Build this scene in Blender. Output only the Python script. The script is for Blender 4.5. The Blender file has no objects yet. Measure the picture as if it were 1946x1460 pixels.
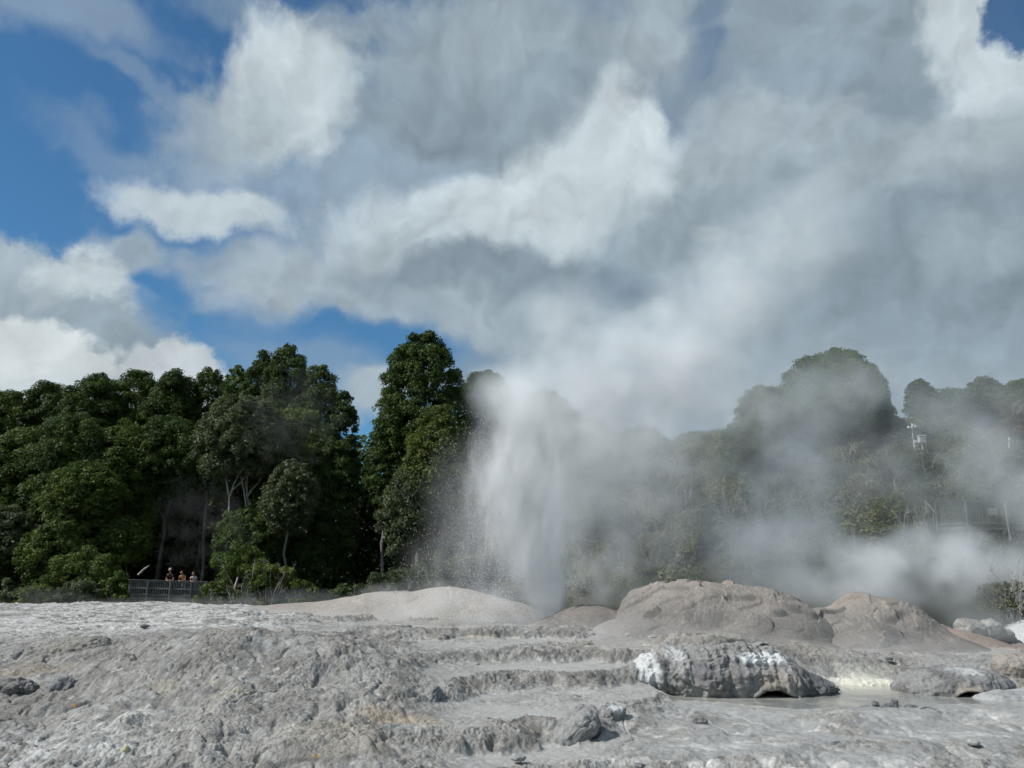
import bpy, bmesh, math, random, time
import numpy as np
from mathutils import Vector, Matrix, Euler

T0 = time.time(); DEBUG = False
SC = bpy.context.scene
COL = SC.collection
R = math.radians

# ------------------------------------------------------------------ camera
F = 1513.0            # focal length in photo pixels
PITCH = R(13.0)       # the camera looks up a little
CP, SP = math.cos(PITCH), math.sin(PITCH)


def at(px, py, Y):
    """A point seen at photo pixel (px, py), Y metres ahead (eye at the origin)."""
    u, v = (px - 973) / F, (730 - py) / F
    y = CP - v * SP
    z = SP + v * CP
    return Vector((u / y * Y, Y, z / y * Y))


def pxm(Y, px=None, py=None):
    """metres per photo pixel at distance Y"""
    return Y / F


cam = bpy.data.cameras.new('camera')
cam.sensor_fit = 'HORIZONTAL'
cam.sensor_width = 36.0
cam.lens = 36.0 * F / 1946.0
cam.clip_start = 0.1
cam.clip_end = 20000
camo = bpy.data.objects.new('camera', cam)
COL.objects.link(camo)
camo.location = (0, 0, 0)
camo.rotation_euler = (R(90) + PITCH, 0, 0)
SC.camera = camo

# ------------------------------------------------------------------ render settings
SC.view_settings.view_transform = 'Standard'
SC.view_settings.look = 'None'
SC.view_settings.exposure = 0.0
SC.view_settings.gamma = 1.0
cy = SC.cycles
cy.use_adaptive_sampling = True
cy.adaptive_threshold = 0.04
cy.adaptive_min_samples = 16
cy.use_denoising = True
try:
    cy.denoiser = 'OPENIMAGEDENOISE'
    cy.denoising_input_passes = 'RGB_ALBEDO_NORMAL'
    cy.denoising_prefilter = 'ACCURATE'
except Exception as e:
    print('denoiser', e)
cy.max_bounces = 8
cy.diffuse_bounces = 2
cy.glossy_bounces = 2
cy.transmission_bounces = 3
cy.transparent_max_bounces = 24
cy.volume_bounces = 6
cy.volume_step_rate = 1.0
cy.volume_max_steps = 128
cy.caustics_reflective = False
cy.caustics_refractive = False
cy.sample_clamp_indirect = 4.0

SUN_AZ = -104.0     # degrees from straight ahead, negative = to the left
SUN_EL = 47.0
sd = Vector((math.sin(R(SUN_AZ)) * math.cos(R(SUN_EL)), math.cos(R(SUN_AZ)) * math.cos(R(SUN_EL)), math.sin(R(SUN_EL))))
sun = bpy.data.lights.new('sun', 'SUN')
sun.energy = 4.4
sun.angle = R(0.5)
sun.color = (1.0, 0.985, 0.96)
suno = bpy.data.objects.new('sun', sun)
COL.objects.link(suno)
suno.location = (-30, 10, 60)
suno.rotation_euler = sd.to_track_quat('Z', 'Y').to_euler()


# ------------------------------------------------------------------ node helper
class NT:
    def __init__(self, tree):
        self.t = tree

    def node(self, typ, **kw):
        n = self.t.nodes.new(typ)
        for k, v in kw.items():
            setattr(n, k, v)
        return n

    def put(self, sock, val):
        if isinstance(val, bpy.types.NodeSocket):
            self.t.links.new(val, sock)
        elif val is not None:
            sock.default_value = val

    def math(self, op, a, b=None, c=None, clamp=False):
        n = self.node('ShaderNodeMath', operation=op, use_clamp=clamp)
        self.put(n.inputs[0], a)
        if b is not None:
            self.put(n.inputs[1], b)
        if c is not None:
            self.put(n.inputs[2], c)
        return n.outputs[0]

    def add(self, a, b): return self.math('ADD', a, b)
    def sub(self, a, b): return self.math('SUBTRACT', a, b)
    def mul(self, a, b): return self.math('MULTIPLY', a, b)
    def madd(self, a, b, c): return self.math('MULTIPLY_ADD', a, b, c)

    def vmath(self, op, a, b=None, c=None):
        n = self.node('ShaderNodeVectorMath', operation=op)
        self.put(n.inputs[0], a)
        if b is not None:
            self.put(n.inputs[3] if op == 'SCALE' else n.inputs[1], b)
        if c is not None:
            self.put(n.inputs[2], c)
        return n.outputs['Value'] if op in ('LENGTH', 'DOT_PRODUCT', 'DISTANCE') else n.outputs['Vector']

    def noise(self, vec, scale, detail=4, rough=0.5, dist=0.0, color=False, dims='3D', lac=2.0):
        n = self.node('ShaderNodeTexNoise', noise_dimensions=dims)
        self.put(n.inputs['Vector'], vec)
        n.inputs['Scale'].default_value = scale
        n.inputs['Detail'].default_value = detail
        n.inputs['Roughness'].default_value = rough
        n.inputs['Lacunarity'].default_value = lac
        n.inputs['Distortion'].default_value = dist
        return n.outputs['Color'] if color else n.outputs[0]

    def ramp(self, v, lo, hi, a=0.0, b=1.0, smooth=True):
        n = self.node('ShaderNodeMapRange', interpolation_type='SMOOTHSTEP' if smooth else 'LINEAR', clamp=True) if smooth else self.node('ShaderNodeMapRange', clamp=True)
        self.put(n.inputs['Value'], v)
        self.put(n.inputs['From Min'], lo)
        self.put(n.inputs['From Max'], hi)
        self.put(n.inputs['To Min'], a)
        self.put(n.inputs['To Max'], b)
        return n.outputs['Result']

    def mix(self, f, a, b, blend='MIX'):
        n = self.node('ShaderNodeMix', data_type='RGBA', blend_type=blend)
        self.put(n.inputs[0], f)
        self.put(n.inputs[6], a if isinstance(a, bpy.types.NodeSocket) else (*a, 1))
        self.put(n.inputs[7], b if isinstance(b, bpy.types.NodeSocket) else (*b, 1))
        return n.outputs[2]

    def xyz(self, x, y, z):
        n = self.node('ShaderNodeCombineXYZ')
        self.put(n.inputs[0], x)
        self.put(n.inputs[1], y)
        self.put(n.inputs[2], z)
        return n.outputs[0]

    def sep(self, v):
        n = self.node('ShaderNodeSeparateXYZ')
        self.put(n.inputs[0], v)
        return n.outputs
SKY_TINT = (0.49, 0.83, 0.96)


def SKYBANKS():
    b = bank
    # high veil over the right two thirds
    b(1330, 280, 930, 400, GREY, 0.95, 0.5)
    b(660, 400, 380, 250, (0.29, 0.39, 0.49), 0.74, 0.7)
    b(1500, 640, 800, 230, GREY, 1.0, 0.5)
    # thin wisps on the blue
    b(110, 20, 190, 55, LIGHT, 0.45, 0.9)
    b(300, 160, 170, 22, LIGHT, 0.30, 1.0)
    b(250, 300, 170, 36, LIGHT, 0.28, 1.0, -12)
    b(640, 30, 330, 34, PALE, 0.5, 1.0, 4)
    # blue holes
    b(1130, 30, 130, 34, BLUE, 0.75, 0.9, 6, blue=True)
    b(1355, 85, 45, 40, BLUE, 0.55, 0.9, blue=True)
    b(1350, 5, 50, 30, BLUE, 0.4, 0.9, blue=True)
    b(450, 250, 100, 22, BLUE, 0.55, 0.9, blue=True)
    b(640, 650, 300, 62, BLUE, 0.95, 0.7, blue=True)
    b(310, 570, 95, 80, BLUE, 0.8, 0.8, blue=True)
    b(410, 440, 110, 22, BLUE, 0.6, 0.9, -5, blue=True)
    # lens cloud and neighbours, left
    b(370, 382, 170, 42, WHITE, 0.85, 0.6, -3)
    b(250, 470, 110, 50, LIGHT, 0.75, 0.7)
    b(420, 250, 110, 90, (0.33, 0.42, 0.51), 0.7, 0.7)
    # tall billow upper left of centre
    b(560, 150, 150, 125, WHITE, 0.97, 0.50, 20)
    b(470, 210, 110, 90, LIGHT, 0.75, 0.6)
    # grey body beside it
    b(900, 160, 260, 130, GREY, 0.9, 0.7)
    b(850, 215, 170, 70, DARK, 0.7, 0.9)
    b(1000, 70, 220, 60, PALE, 0.6, 0.9, 8)
    # upper centre right
    b(1230, 70, 120, 120, PALE, 0.8, 0.7, 20)
    b(1420, 190, 330, 75, SLATE, 0.75, 0.8, -4)
    b(1600, 80, 230, 110, GREY, 0.8, 0.7)
    b(1650, 200, 180, 60, DARK, 0.6, 0.8)
    # bright mass in the centre
    b(1185, 285, 125, 135, WHITE, 1.0, 0.50, -20)
    b(1060, 365, 290, 110, WHITE, 0.95, 0.58, 14)
    b(830, 435, 215, 95, WHITE, 0.75, 0.6, 10)
    b(700, 470, 120, 60, LIGHT, 0.6, 0.8)
    b(1380, 260, 110, 85, LIGHT, 0.8, 0.7)
    b(1500, 250, 140, 60, LIGHT, 0.75, 0.7)
    b(1230, 420, 120, 70, PALE, 0.7, 0.8)
    # dark base under it
    b(960, 535, 370, 48, DARK, 0.95, 0.7, -2)
    b(1230, 540, 160, 36, SLATE, 0.55, 0.9, 2)
    b(1350, 470, 260, 60, GREY, 0.6, 0.9)
    b(1430, 400, 200, 70, GREY, 0.5, 0.9)
    # right hand tower
    b(1840, 50, 85, 120, WHITE, 0.95, 0.5, 15, crisp=True)
    b(1910, 200, 110, 150, WHITE, 0.9, 0.6)
    b(1850, 300, 210, 75, LIGHT, 0.9, 0.7)
    b(1700, 300, 160, 60, PALE, 0.8, 0.8)
    b(1840, 415, 190, 70, DARK, 0.7, 0.8)
    b(1800, 560, 260, 110, DARK, 0.55, 0.9)
    b(1890, 480, 140, 60, PALE, 0.5, 0.9)
    b(1935, 15, 60, 70, BLUE, 0.95, 0.35, 20, blue=True, crisp=True)
    # small bright tufts
    b(1360, 420, 30, 26, WHITE, 0.45, 1.0)
    b(1040, 600, 40, 36, LIGHT, 0.7, 0.9, crisp=True)
    b(900, 620, 90, 45, LIGHT, 0.7, 0.9)
    b(1230, 600, 60, 26, LIGHT, 0.5, 0.9)
    # middle left deck
    b(540, 520, 150, 70, LIGHT, 0.8, 0.8)
    b(500, 590, 80, 55, LIGHT, 0.65, 0.8)
    b(760, 580, 220, 40, PALE, 0.7, 0.9)
    # low cumulus at the left
    b(30, 560, 150, 90, LIGHT, 0.95, 0.35, crisp=True)
    b(170, 570, 105, 80, WHITE, 0.95, 0.35, -20, crisp=True)
    b(50, 580, 70, 55, GREY, 0.6, 0.9)
    b(210, 660, 140, 95, GREY, 0.95, 0.4, crisp=True)
    b(60, 650, 110, 40, DARK, 0.6, 0.9)
    b(50, 720, 160, 100, (0.60, 0.66, 0.68), 1.0, 0.25, crisp=True)
    b(340, 710, 90, 70, (0.56, 0.62, 0.65), 0.95, 0.3, crisp=True)
    b(180, 790, 330, 70, WHITE, 0.9, 0.6)
    b(700, 760, 90, 50, LIGHT, 0.9, 0.8)
    b(560, 700, 150, 60, PALE, 0.35, 1.0)
    b(330, 590, 65, 60, BLUE, 0.75, 0.9, blue=True)
    b(620, 640, 190, 34, BLUE, 0.6, 0.9, 3, blue=True)
# ------------------------------------------------------------------ sky: physical sky with cloud banks on the celestial sphere
W = bpy.data.worlds.new('World')
SC.world = W
W.use_nodes = True
W.node_tree.nodes.clear()
nt = NT(W.node_tree)
out = nt.node('ShaderNodeOutputWorld')
bg = nt.node('ShaderNodeBackground')
bg.inputs['Strength'].default_value = 0.10
nt.t.links.new(bg.outputs[0], out.inputs[0])
sky = nt.node('ShaderNodeTexSky', sky_type='NISHITA')
sky.sun_disc = False
sky.sun_elevation = R(SUN_EL)
sky.sun_rotation = R(SUN_AZ)
sky.altitude = 300
sky.air_density = 1.0
sky.dust_density = 0.2
sky.ozone_density = 3.0
tc = nt.node('ShaderNodeTexCoord')
D = nt.vmath('NORMALIZE', tc.outputs['Generated'])
dx, dy, dz = nt.sep(D)[0:3]
az = nt.mul(nt.math('ARCTAN2', dx, dy), 57.29578)
el = nt.mul(nt.math('ARCSINE', dz), 57.29578)
V = nt.xyz(az, el, 0.0)


def azel(px, py):
    p = at(px, py, 1.0).normalized()
    return math.degrees(math.atan2(p.x, p.y)), math.degrees(math.asin(p.z))


KD = 57.29578 / F
# domain warps give every bank ragged, billowing edges
w1 = nt.vmath('SUBTRACT', nt.noise(V, 0.10, 3, 0.5, color=True), (0.5, 0.5, 0.5))
w2 = nt.vmath('SUBTRACT', nt.noise(V, 0.38, 6, 0.56, color=True), (0.5, 0.5, 0.5))
Vw = nt.vmath('ADD', V, nt.vmath('ADD', nt.vmath('SCALE', w1, 7.5), nt.vmath('SCALE', w2, 2.7)))
sw = nt.sep(Vw)
Vw = nt.xyz(sw[0], sw[1], 0.0)
fine = nt.sub(nt.noise(nt.vmath('ADD', V, nt.vmath('SCALE', w1, 5.0)), 0.50, 6, 0.56), 0.5)
# crisp cauliflower edge for the low cumulus
Vc = nt.vmath('ADD', V, nt.vmath('SCALE', nt.vmath('SUBTRACT', nt.noise(V, 0.55, 5, 0.55, color=True), (0.5, 0.5, 0.5)), 2.6))
# large soft brightness variation inside the cloud deck
sunoff = (-0.9, 1.3, 0.0)
bil_a = nt.noise(Vw, 0.15, 4, 0.48)
bil_b = nt.noise(nt.vmath('ADD', Vw, sunoff), 0.15, 4, 0.48)
puffy = nt.sub(nt.noise(Vw, 0.36, 4, 0.5, 0.6), nt.noise(nt.vmath('ADD', Vw, (-0.5, 0.8, 0.0)), 0.36, 4, 0.5, 0.6))
billow = nt.add(nt.sub(bil_a, bil_b), nt.mul(puffy, 0.30))

WHITE = (0.553, 0.634, 0.673)
LIGHT = (0.397, 0.475, 0.525)
PALE = (0.352, 0.426, 0.475)
GREY = (0.288, 0.368, 0.428)
DARK = (0.240, 0.309, 0.368)
SLATE = (0.196, 0.272, 0.366)
BLUE = (0.06, 0.19, 0.45)

skyc = nt.mix(1.0, sky.outputs[0], SKY_TINT if 'SKY_TINT' in globals() else (1.0, 1.0, 1.0), 'MULTIPLY')
cur = skyc


def scale10(c):
    return tuple(10.0 * x for x in c)


cloudmask = None


def bank(px, py, rx, ry, col, alpha=1.0, soft=0.6, rot=0.0, rag=0.5, crisp=False, blue=False):
    """One bank of cloud: an ellipse on the celestial sphere with warped, ragged borders."""
    global cur
    a0, e0 = azel(px, py)
    src = Vc if crisp else Vw
    q = nt.vmath('SUBTRACT', src, (a0, e0, 0.0))
    if rot:
        n = nt.node('ShaderNodeVectorRotate', rotation_type='Z_AXIS')
        nt.put(n.inputs['Vector'], q)
        n.inputs['Angle'].default_value = R(-rot)
        q = n.outputs[0]
    q = nt.vmath('MULTIPLY', q, (1 / (rx * KD), 1 / (ry * KD), 1.0))
    d = nt.vmath('LENGTH', q)
    e = nt.add(nt.sub(1.0, d), nt.mul(fine, rag))
    a = nt.ramp(e, -soft * 0.35, soft * 0.65, 0.0, alpha)
    cur = nt.mix(a, cur, skyc if blue else scale10(col))


# broken cloud added in the unseen sky beyond the banks to whiten ambient light
rest = nt.math('MAXIMUM', nt.ramp(nt.math('ABSOLUTE', az), 40.0, 60.0), nt.ramp(el, 42.0, 55.0))
cov = nt.mul(nt.ramp(nt.noise(D, 2.2, 6, 0.6), 0.42, 0.56), rest)
cur = nt.mix(nt.mul(cov, 0.9), cur, nt.mix(nt.ramp(nt.noise(D, 3.4, 5, 0.6), 0.35, 0.65), scale10(GREY), scale10(WHITE)))
SKYBANKS()
mod = nt.madd(billow, 0.95, 1.0)
# modulation acts on the cloud only: the whiter the sky colour, the more
r_, g_, b_ = nt.sep(cur)[0:3]
white = nt.ramp(nt.math('DIVIDE', r_, nt.add(b_, 0.01)), 0.35, 0.7)
modm = nt.add(1.0, nt.mul(nt.sub(mod, 1.0), white))
gr = nt.add(1.0, nt.mul(nt.mul(fine, 0.12), white))
cur = nt.vmath('SCALE', cur, nt.mul(modm, gr))
nt.put(bg.inputs['Color'], cur)
W.cycles.sampling_method = 'MANUAL'
W.cycles.sample_map_resolution = 512
# ------------------------------------------------------------------ numpy noise and mesh helpers
def _hash(ix, iy, seed):
    h = ix.astype(np.uint32) * np.uint32(374761393) + iy.astype(np.uint32) * np.uint32(668265263) + np.uint32((seed * 974711) & 0xFFFFFFFF)
    h = (h ^ (h >> np.uint32(13))) * np.uint32(1274126177)
    return h ^ (h >> np.uint32(16))


def perlin(x, y, seed=0):
    x = np.asarray(x, np.float32); y = np.asarray(y, np.float32)
    if x.size > 60000:
        return _chunked(perlin, x, y, seed)
    xi = np.floor(x).astype(np.int32); yi = np.floor(y).astype(np.int32)
    fx = x - xi; fy = y - yi
    u = fx * fx * fx * (fx * (fx * 6 - 15) + 10)
    v = fy * fy * fy * (fy * (fy * 6 - 15) + 10)

    def g(ox, oy):
        i = _hash(xi + ox, yi + oy, seed) & np.uint32(255)
        return _GX[i] * (fx - ox) + _GY[i] * (fy - oy)
    n0 = g(0, 0) * (1 - u) + g(1, 0) * u
    n1 = g(0, 1) * (1 - u) + g(1, 1) * u
    return (n0 * (1 - v) + n1 * v) * np.float32(1.414)


_GX = np.cos(np.arange(256) * 2 * math.pi / 256).astype(np.float32)
_GY = np.sin(np.arange(256) * 2 * math.pi / 256).astype(np.float32)
_POOL = None


def _chunked(fn, x, y, seed):
    """the same noise, in cache-sized pieces on several threads"""
    global _POOL
    if _POOL is None:
        from concurrent.futures import ThreadPoolExecutor
        _POOL = ThreadPoolExecutor(4)
    sh = x.shape
    x = np.ravel(x); y = np.ravel(np.broadcast_to(y, sh))
    n = 50000
    parts = list(_POOL.map(lambda i: fn(x[i:i + n], y[i:i + n], seed), range(0, len(x), n)))
    return np.concatenate(parts).reshape(sh)


def fbm(x, y, seed=0, octaves=4, rough=0.5, lac=2.03):
    s = 0.0; a = 1.0; t = 0.0; f = 1.0
    for i in range(octaves):
        s = s + a * perlin(x * f + 17.3 * i, y * f - 9.1 * i, seed + i)
        t += a; a *= rough; f *= lac
    return s / t


def worley(x, y, seed=0):
    """distance to the nearest of jittered cell points"""
    x = np.asarray(x, np.float32); y = np.asarray(y, np.float32)
    if x.size > 60000:
        return _chunked(worley, x, y, seed)
    xi = np.floor(x).astype(np.int32); yi = np.floor(y).astype(np.int32)
    best = np.full(x.shape, 9.0, np.float32)
    for ox in (-1, 0, 1):
        for oy in (-1, 0, 1):
            h = _hash(xi + ox, yi + oy, seed)
            jx = (h & 0xFFFF).astype(np.float32) / 65536.0
            jy = ((h >> 16) & 0xFFFF).astype(np.float32) / 65536.0
            d = (xi + ox + jx - x) ** 2 + (yi + oy + jy - y) ** 2
            np.minimum(best, d, out=best)
    return np.sqrt(best)


def sstep(a, b, x):
    t = np.clip((x - a) / (b - a), 0, 1)
    return t * t * (3 - 2 * t)


def mesh_from(name, verts, faces, nper, smooth=True):
    """verts (n,3), faces (m,nper) -> mesh, fast"""
    me = bpy.data.meshes.new(name)
    verts = np.ascontiguousarray(verts, np.float32); faces = np.ascontiguousarray(faces, np.int32)
    me.vertices.add(len(verts)); me.vertices.foreach_set('co', verts.ravel())
    me.loops.add(faces.size); me.loops.foreach_set('vertex_index', faces.ravel())
    me.polygons.add(len(faces))
    me.polygons.foreach_set('loop_start', np.arange(0, faces.size, nper, dtype=np.int32))
    me.polygons.foreach_set('loop_total', np.full(len(faces), nper, np.int32))
    if smooth:
        me.polygons.foreach_set('use_smooth', np.ones(len(faces), bool))
    me.update(calc_edges=True)
    return me


def add_attr(me, name, data, dom='POINT'):
    data = np.asarray(data, np.float32)
    if data.ndim == 1:
        a = me.attributes.new(name, 'FLOAT', dom); a.data.foreach_set('value', data)
    else:
        if data.shape[1] == 3:
            data = np.concatenate([data, np.ones((len(data), 1), np.float32)], 1)
        a = me.attributes.new(name, 'FLOAT_COLOR', dom); a.data.foreach_set('color', np.ascontiguousarray(data).ravel())


def link(name, me, mat=None, parent=None):
    o = bpy.data.objects.new(name, me)
    COL.objects.link(o)
    if mat is not None and me is not None and len(me.materials) == 0:
        me.materials.append(mat)
    if parent is not None:
        o.parent = parent
    return o


def tag(o, label=None, cat=None, group=None, kind=None):
    if label: o['label'] = label
    if cat: o['category'] = cat
    if group: o['group'] = group
    if kind: o['kind'] = kind
    return o


def empty(name, loc, rz=0.0, **kw):
    o = bpy.data.objects.new(name, None)
    COL.objects.link(o)
    o.location = loc
    o.rotation_euler = (0, 0, rz)
    o.empty_display_size = 0.3
    return tag(o, **kw)


def grid_faces(nr, nc):
    i = np.arange(nr - 1)[:, None] * nc + np.arange(nc - 1)[None, :]
    return np.stack([i, i + 1, i + nc + 1, i + nc], -1).reshape(-1, 4)


def new_mat(name):
    m = bpy.data.materials.new(name)
    m.use_nodes = True
    m.node_tree.nodes.clear()
    n = NT(m.node_tree)
    o = n.node('ShaderNodeOutputMaterial')
    return m, n, o


def pbsdf(n, o, color, rough=0.8, spec=0.3, normal=None, **kw):
    p = n.node('ShaderNodeBsdfPrincipled')
    n.put(p.inputs['Base Color'], color if isinstance(color, bpy.types.NodeSocket) else (*color, 1))
    n.put(p.inputs['Roughness'], rough)
    n.put(p.inputs['Specular IOR Level'], spec)
    if normal is not None:
        n.put(p.inputs['Normal'], normal)
    for k, v in kw.items():
        n.put(p.inputs[k], v)
    n.t.links.new(p.outputs[0], o.inputs['Surface'])
    return p


def attr(n, name, out='Color'):
    a = n.node('ShaderNodeAttribute', attribute_name=name)
    return a.outputs[out]


def bump(n, h, strength=0.5, dist=0.02):
    b = n.node('ShaderNodeBump')
    b.inputs['Strength'].default_value = strength
    b.inputs['Distance'].default_value = dist
    n.put(b.inputs['Height'], h)
    return b.outputs[0]
TERR_RES = (1500, 1250)
# ------------------------------------------------------------------ the sinter terrace: smooth slope from control points, terraced and encrusted
_cp = []
for px, rows in {
    -500: ((1460, 17), (1330, 22), (1210, 31), (1160, 44)),
    -150: ((1460, 17), (1330, 22), (1210, 31), (1154, 44)),
    100: ((1460, 17), (1400, 19), (1330, 22), (1260, 26), (1210, 31), (1180, 36), (1152, 44)),
    330: ((1460, 17), (1400, 18.6), (1330, 20.8), (1270, 23.2), (1222, 26), (1195, 31), (1176, 36), (1153, 43)),
    520: ((1460, 17), (1400, 18.4), (1330, 20.4), (1270, 22.8), (1222, 25.5), (1195, 31), (1176, 35), (1155, 42)),
    700: ((1460, 17), (1400, 18.5), (1330, 20.8), (1280, 23), (1240, 26), (1210, 31), (1185, 35), (1165, 40)),
    900: ((1460, 17.5), (1410, 18.8), (1370, 20.5), (1330, 22.5), (1290, 25), (1262, 27.2), (1225, 29.8), (1210, 31.8), (1187, 34.5), (1168, 39)),
    1100: ((1460, 17.8), (1410, 19), (1370, 20.8), (1330, 22.8), (1290, 25.2), (1262, 27.2), (1232, 29.8), (1213, 32), (1190, 35), (1176, 39)),
    1270: ((1460, 18), (1400, 20), (1350, 22.8), (1315, 25.2), (1285, 26.6), (1230, 28.4), (1217, 32.0), (1195, 37), (1182, 41)),
    1430: ((1460, 18), (1400, 20.2), (1350, 23.2), (1325, 25.4), (1300, 26.8), (1228, 28.2), (1219, 32), (1205, 37), (1192, 41)),
    1600: ((1460, 18), (1400, 20.5), (1345, 24), (1318, 26.6), (1300, 28.6), (1249, 29.8), (1236, 32), (1222, 36), (1210, 42)),
    1760: ((1460, 18), (1400, 20.5), (1350, 24), (1320, 26.6), (1300, 28.6), (1252, 30), (1240, 32), (1228, 36), (1213, 42)),
    1930: ((1460, 18), (1400, 20.5), (1350, 24), (1310, 27.2), (1285, 28.8), (1253, 30.5), (1240, 33), (1225, 38), (1212, 43)),
    2300: ((1460, 18), (1400, 20.5), (1340, 24), (1300, 27.5), (1255, 30.5), (1225, 38), (1212, 43)),
}.items():
    for py, Y in rows:
        _cp.append(at(px, py, Y))
_cp = np.array([tuple(p) for p in _cp])


_pp = at(1640, 1322, 25.9)
POOL = (_pp.x, _pp.y, _pp.z)


class TPS:
    """thin plate spline through the control points, slightly smoothed"""
    def __init__(self, P, lam=0.02):
        n = len(P)
        self.x = P[:, :2]
        K = self.k(self.x[:, None, :], self.x[None, :, :]) + lam * np.eye(n)
        A = np.zeros((n + 3, n + 3))
        A[:n, :n] = K
        A[:n, n] = 1; A[:n, n + 1:] = self.x
        A[n, :n] = 1; A[n + 1:, :n] = self.x.T
        b = np.zeros(n + 3); b[:n] = P[:, 2]
        self.w = np.linalg.solve(A, b)

    @staticmethod
    def k(a, b):
        r2 = ((a - b) ** 2).sum(-1)
        return 0.5 * r2 * np.log(r2 + 1e-9)

    def __call__(self, x, y):
        n = len(self.x)
        o = self.w[n] + self.w[n + 1] * x + self.w[n + 2] * y
        for i in range(n):
            r2 = (x - self.x[i, 0]) ** 2 + (y - self.x[i, 1]) ** 2
            o = o + self.w[i] * 0.5 * r2 * np.log(r2 + 1e-9)
        return o


_tps = TPS(_cp)
# evaluate the spline once on a coarse lattice, then look it up bilinearly
_LX = np.linspace(-45, 45, 241); _LY = np.linspace(12, 62, 161)
_LZ = _tps(*np.meshgrid(_LX, _LY))
_LZ = _LZ.astype(np.float32)


def base_z(x, y):
    fx = np.clip((x - _LX[0]) / (_LX[1] - _LX[0]), 0, len(_LX) - 1.001)
    fy = np.clip((y - _LY[0]) / (_LY[1] - _LY[0]), 0, len(_LY) - 1.001)
    i = fx.astype(int); j = fy.astype(int); u = fx - i; v = fy - j
    return (_LZ[j, i] * (1 - u) * (1 - v) + _LZ[j, i + 1] * u * (1 - v) + _LZ[j + 1, i] * (1 - u) * v + _LZ[j + 1, i + 1] * u * v)


def blob(x, y, px, py, Y, rx, ry, rot=0.0):
    """smooth 0..1 bump round the ground point under a photo pixel"""
    c = at(px, py, Y)
    a = R(rot)
    dx, dy = x - c.x, y - c.y
    u = (dx * math.cos(a) + dy * math.sin(a)) / rx
    v = (-dx * math.sin(a) + dy * math.cos(a)) / ry
    return np.exp(-(u * u + v * v))


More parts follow.
